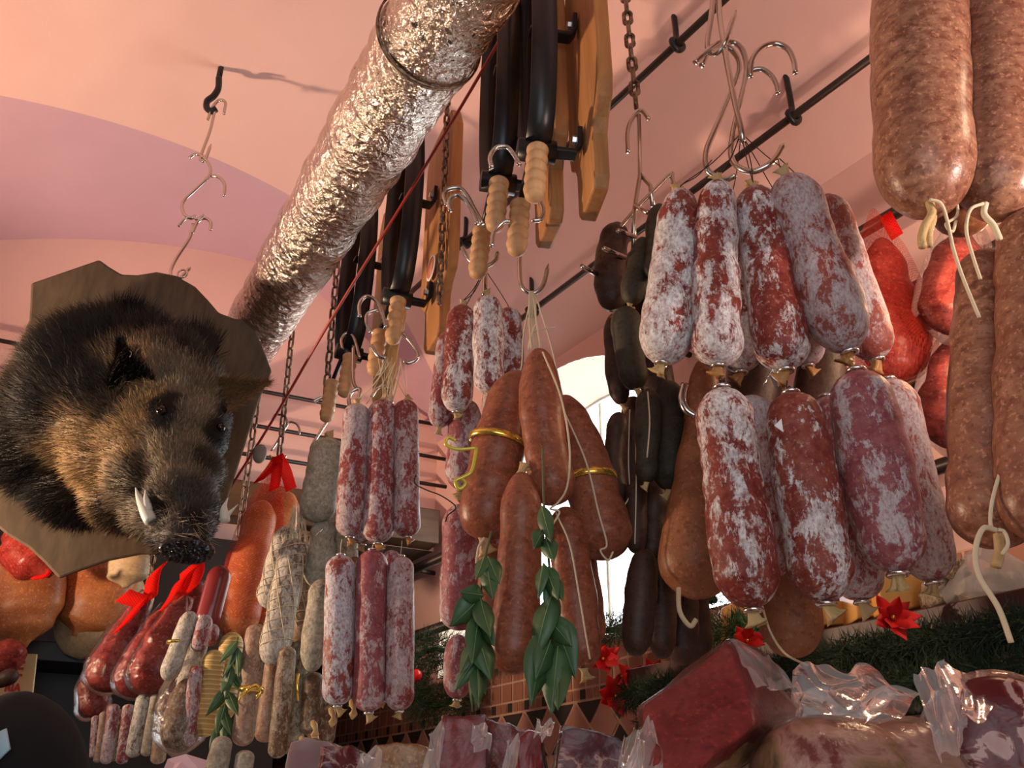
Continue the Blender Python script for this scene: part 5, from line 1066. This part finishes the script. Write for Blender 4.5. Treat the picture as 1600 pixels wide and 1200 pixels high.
sheet('plastic_flap', [(1142, 1001, 1.0), (1200, 1022, 1.03), (1252, 1078, 1.05), (1182, 1075, .93)], 'bag', big, fr=3)
sheet('plastic_flap', [(990, 1140, .96), (1020, 1120, .94), (1040, 1225, .9), (960, 1225, .95)], 'bag', big, fr=8)
sheet('plastic_flap', [(1238, 1042, 1.12), (1345, 1040, 1.18), (1442, 1088, 1.15), (1240, 1150, 1.08)], 'bag', big, 34, .016, fr=5)
sheet('plastic_flap', [(1240, 1080, 1.11), (1438, 1084, 1.14), (1380, 1142, 1.1), (1236, 1152, 1.07)], 'bag', big, 34, .014, fr=6)
# roll
A, B = P(1190, 1236, .93), P(1500, 1226, 1.05)
n = 40; pts = [A.lerp(B, i/n)+V((0, 0, -.004*math.cos(i*.3))) for i in range(n+1)]
ro = MB().loft(pts, [.062*(max(.02, 1-abs(2*i/n-1)**4))**.5 for i in range(n+1)], 36, rfn=lambda t, a, p: 1+.08*noise.noise(p*22)).build('wrapped_meat', MT['roll'], smooth=True); tag(ro, 'pink and brown peppered meat roll at the bottom edge right of the big block', 'wrapped meat', g17)
MB().loft(pts, [.066*(max(.03, 1-abs(2*i/n-1)**4))**.5 for i in range(n+1)], 50, rfn=lambda t, a, p: 1+.10*noise.noise(p*30)+.03*noise.noise(p*90)).build('plastic_wrap', MT['film'], ro)
# right coppa
for k_ in ('spk', 'meat', 'rind', 'roll', 'hamred'): MT[k_].node_tree.nodes['Principled BSDF'].inputs['Specular IOR Level'].default_value = .12
MT['coppa'] = mat('coppa_face', (.3, .03, .03), .3); g = G(MT['coppa']); v = g.co(); n_ = g.noise(v, 22, 4, .55, 1.2); g.col(g.ramp(n_, [(.46, (.12, .008, .010)), (.52, (.20, .03, .03)), (.55, (.58, .36, .32)), (.72, (.5, .28, .26))])); g.bump(n_, .2, .003); g.b.inputs['Specular IOR Level'].default_value = .12
A = P(1572, 1165, .98); dn = V((-.25, -.95, .05)).normalized(); pts = [A-dn*.02*(k-1) for k in range(-1, 6)]
cp = MB().loft([A+dn*.012, A+dn*.008, A, A-dn*.03, A-dn*.08, A-dn*.11], [.045, .062, .070, .074, .070, .03], 40, rfn=lambda t, a, p: 1+.05*noise.noise(p*18)).build('wrapped_meat', MT['coppa']); tag(cp, 'round marbled meat slice face at the lower right corner in a clear bag', 'wrapped meat', g17)
MB().loft([A+dn*.022, A+dn*.016, A, A-dn*.03, A-dn*.08, A-dn*.12], [.03, .066, .076, .080, .078, .03], 46, rfn=lambda t, a, p: 1+.06*noise.noise(p*40)).build('plastic_wrap', MT['film'], cp)
sheet('plastic_flap', [(1426, 1050, .98), (1478, 1034, 1.0), (1520, 1150, .93), (1470, 1190, .92)], 'bag', cp, 30, .012, fr=12)
sheet('plastic_flap', [(1476, 1036, 1.0), (1560, 1064, 1.02), (1600, 1092, .98), (1510, 1120, .93)], 'bag', cp, 30, .012, fr=14)
# middle packs
def pack(poly, Y, Y2, mt, lab, flaps=(), film_='film'):
    o = hull('wrapped_meat', block(poly, Y, Y2), mt, .004, None, .005, 2); tag(o, lab, 'wrapped meat', g17)
    hull('plastic_wrap', block(poly, Y-.005, Y2+.004, .07), film_, .003, o, .006, 3)
    for i, f in enumerate(flaps): sheet('plastic_flap', f, 'bag', o, 22, .008, fr=20+i)
    return o
pack([(882, 1142), (900, 1136), (960, 1150), (985, 1170), (1000, 1230), (866, 1230)], 1.12, 1.24, 'meat', 'streaky red and white wrapped slab left of the big block', [[(836, 1124, 1.13), (866, 1128, 1.12), (862, 1150, 1.11), (838, 1156, 1.12)], [(975, 1150, 1.1), (1000, 1140, 1.08), (1010, 1225, 1.05), (960, 1225, 1.06)]])
pack([(812, 1148), (826, 1142), (850, 1150), (852, 1230), (802, 1230)], 1.16, 1.24, 'spk', 'small dark oval wrapped meat between the streaky slab and the red block', [[(790, 1160, 1.15), (812, 1148, 1.15), (806, 1225, 1.12), (784, 1225, 1.13)]])
pack([(692, 1122), (715, 1118), (755, 1120), (765, 1150), (758, 1230), (684, 1230)], 1.28, 1.42, 'spk', 'upright dark red wrapped block in the middle of the counter', [[(668, 1150, 1.27), (692, 1124, 1.27), (690, 1225, 1.24), (664, 1215, 1.25)], [(738, 1130, 1.26), (764, 1132, 1.26), (768, 1172, 1.25), (738, 1172, 1.25)]])
pack([(756, 1122), (800, 1134), (822, 1144), (800, 1230), (766, 1230)], 1.34, 1.46, 'hamred', 'sloping glossy red wrapped piece right behind the upright block')
pack([(594, 1166), (620, 1162), (665, 1166), (682, 1230), (580, 1230)], 1.48, 1.6, 'rind', 'golden wrapped piece left of the upright dark red block', [[(560, 1180, 1.46), (592, 1165, 1.46), (600, 1225, 1.42), (552, 1225, 1.44)]])
pack([(455, 1160), (475, 1152), (510, 1158), (520, 1170), (510, 1230), (445, 1230)], 1.62, 1.74, 'hamred', 'leftmost glossy red wrapped meat at the bottom of the counter', film_='bag')
pack([(505, 1170), (545, 1166), (578, 1182), (582, 1230), (490, 1230)], 1.52, 1.64, 'meat', 'pinkish wrapped meat beside the leftmost red one')
# ---------------- person ----------------
hx, hy = -.775, 1.48
hz0 = P(50, 1080, hy).z
pr_ = empty('person', (hx, hy, 0)); tag(pr_, 'person in a black knitted hat seen from behind at the lower left corner', 'person')
def skin(name, vs_, es, rs, mt, sub=2):
    me = bpy.data.meshes.new(name); me.from_pydata([V(v)+V((hx, hy, 0))-V(pr_['o_']) for v in vs_], es, []); o = bpy.data.objects.new(name, me); C.objects.link(o); o.parent = pr_
    m1 = o.modifiers.new('s', 'SKIN'); 
    for i, r in enumerate(rs): me.skin_vertices[0].data[i].radius = (r, r*.8 if r > .11 else r)
    me.skin_vertices[0].data[0].use_root = True; m1.use_smooth_shade = True
    m2 = o.modifiers.new('u', 'SUBSURF'); m2.levels = m2.render_levels = sub; me.materials.append(mt); return o
H = hz0
vv = [(0, 0, H*.53), (0, 0, H*.62), (0, 0, H*.73), (0, 0, H*.81), (0, 0, H*.86), (0, 0, H*.92), (0, 0, H*.965), (.10, 0, H*.5), (.11, -.01, H*.28), (.11, .02, .06), (.12, .14, .035), (-.10, 0, H*.5), (-.11, -.01, H*.28), (-.11, .02, .06), (-.12, .14, .035), (.18, 0, H*.80), (.23, -.01, H*.64), (.22, .10, H*.50), (.21, .15, H*.46), (-.18, 0, H*.80), (-.23, -.01, H*.64), (-.22, .10, H*.50), (-.21, .15, H*.46)]
ee = [(0, 1), (1, 2), (2, 3), (3, 4), (4, 5), (5, 6), (0, 7), (7, 8), (8, 9), (9, 10), (0, 11), (11, 12), (12, 13), (13, 14), (3, 15), (15, 16), (16, 17), (17, 18), (3, 19), (19, 20), (20, 21), (21, 22)]
rr = [.13, .12, .13, .12, .055, .085, .075, .085, .055, .04, .035, .085, .055, .04, .035, .055, .042, .03, .035, .055, .042, .03, .035]
skin('body', vv, ee, rr, MT['skin'])
skin('jacket', [vv[i] for i in (0, 1, 2, 3, 15, 16, 17, 19, 20, 21)], [(0, 1), (1, 2), (2, 3), (3, 4), (4, 5), (5, 6), (3, 7), (7, 8), (8, 9)], [.155, .145, .155, .14, .07, .056, .044, .07, .056, .044], MT['jacket'])
skin('trousers', [vv[i] for i in (0, 7, 8, 9, 11, 12, 13)], [(0, 1), (1, 2), (2, 3), (0, 4), (4, 5), (5, 6)], [.14, .10, .07, .055, .10, .07, .055], MT['jacket'])
pts = [V((hx, hy, H-.27+.03*i)) for i in range(10)]
c0 = V((hx, hy, 0)); hb = MB(); zs = [-.30, -.28, -.22, -.16, -.11, -.07, -.04, -.018, -.005, 0]; rs_ = [.118, .124, .127, .126, .118, .100, .078, .052, .026, .004]
hb.loft([V((hx, hy, H+z)) for z in zs], rs_, 36, rfn=lambda t, a, p: 1+.02*noise.noise(p*12)); hat = hb.build('knitted_hat', MT['felt'], pr_)
q = P(5, 1168, hy-.115); MB().loft([q+V((-.012, 0, .02)), q+V((.0, -.001, 0)), q+V((-.02, 0, -.03))], [.012, .012, .006], 8, flat=.2).build('patch', MT['paleblue'], hat)
for o in bpy.data.objects:
    for k in ('o_', 'R_'):
        if k in o: del o[k]
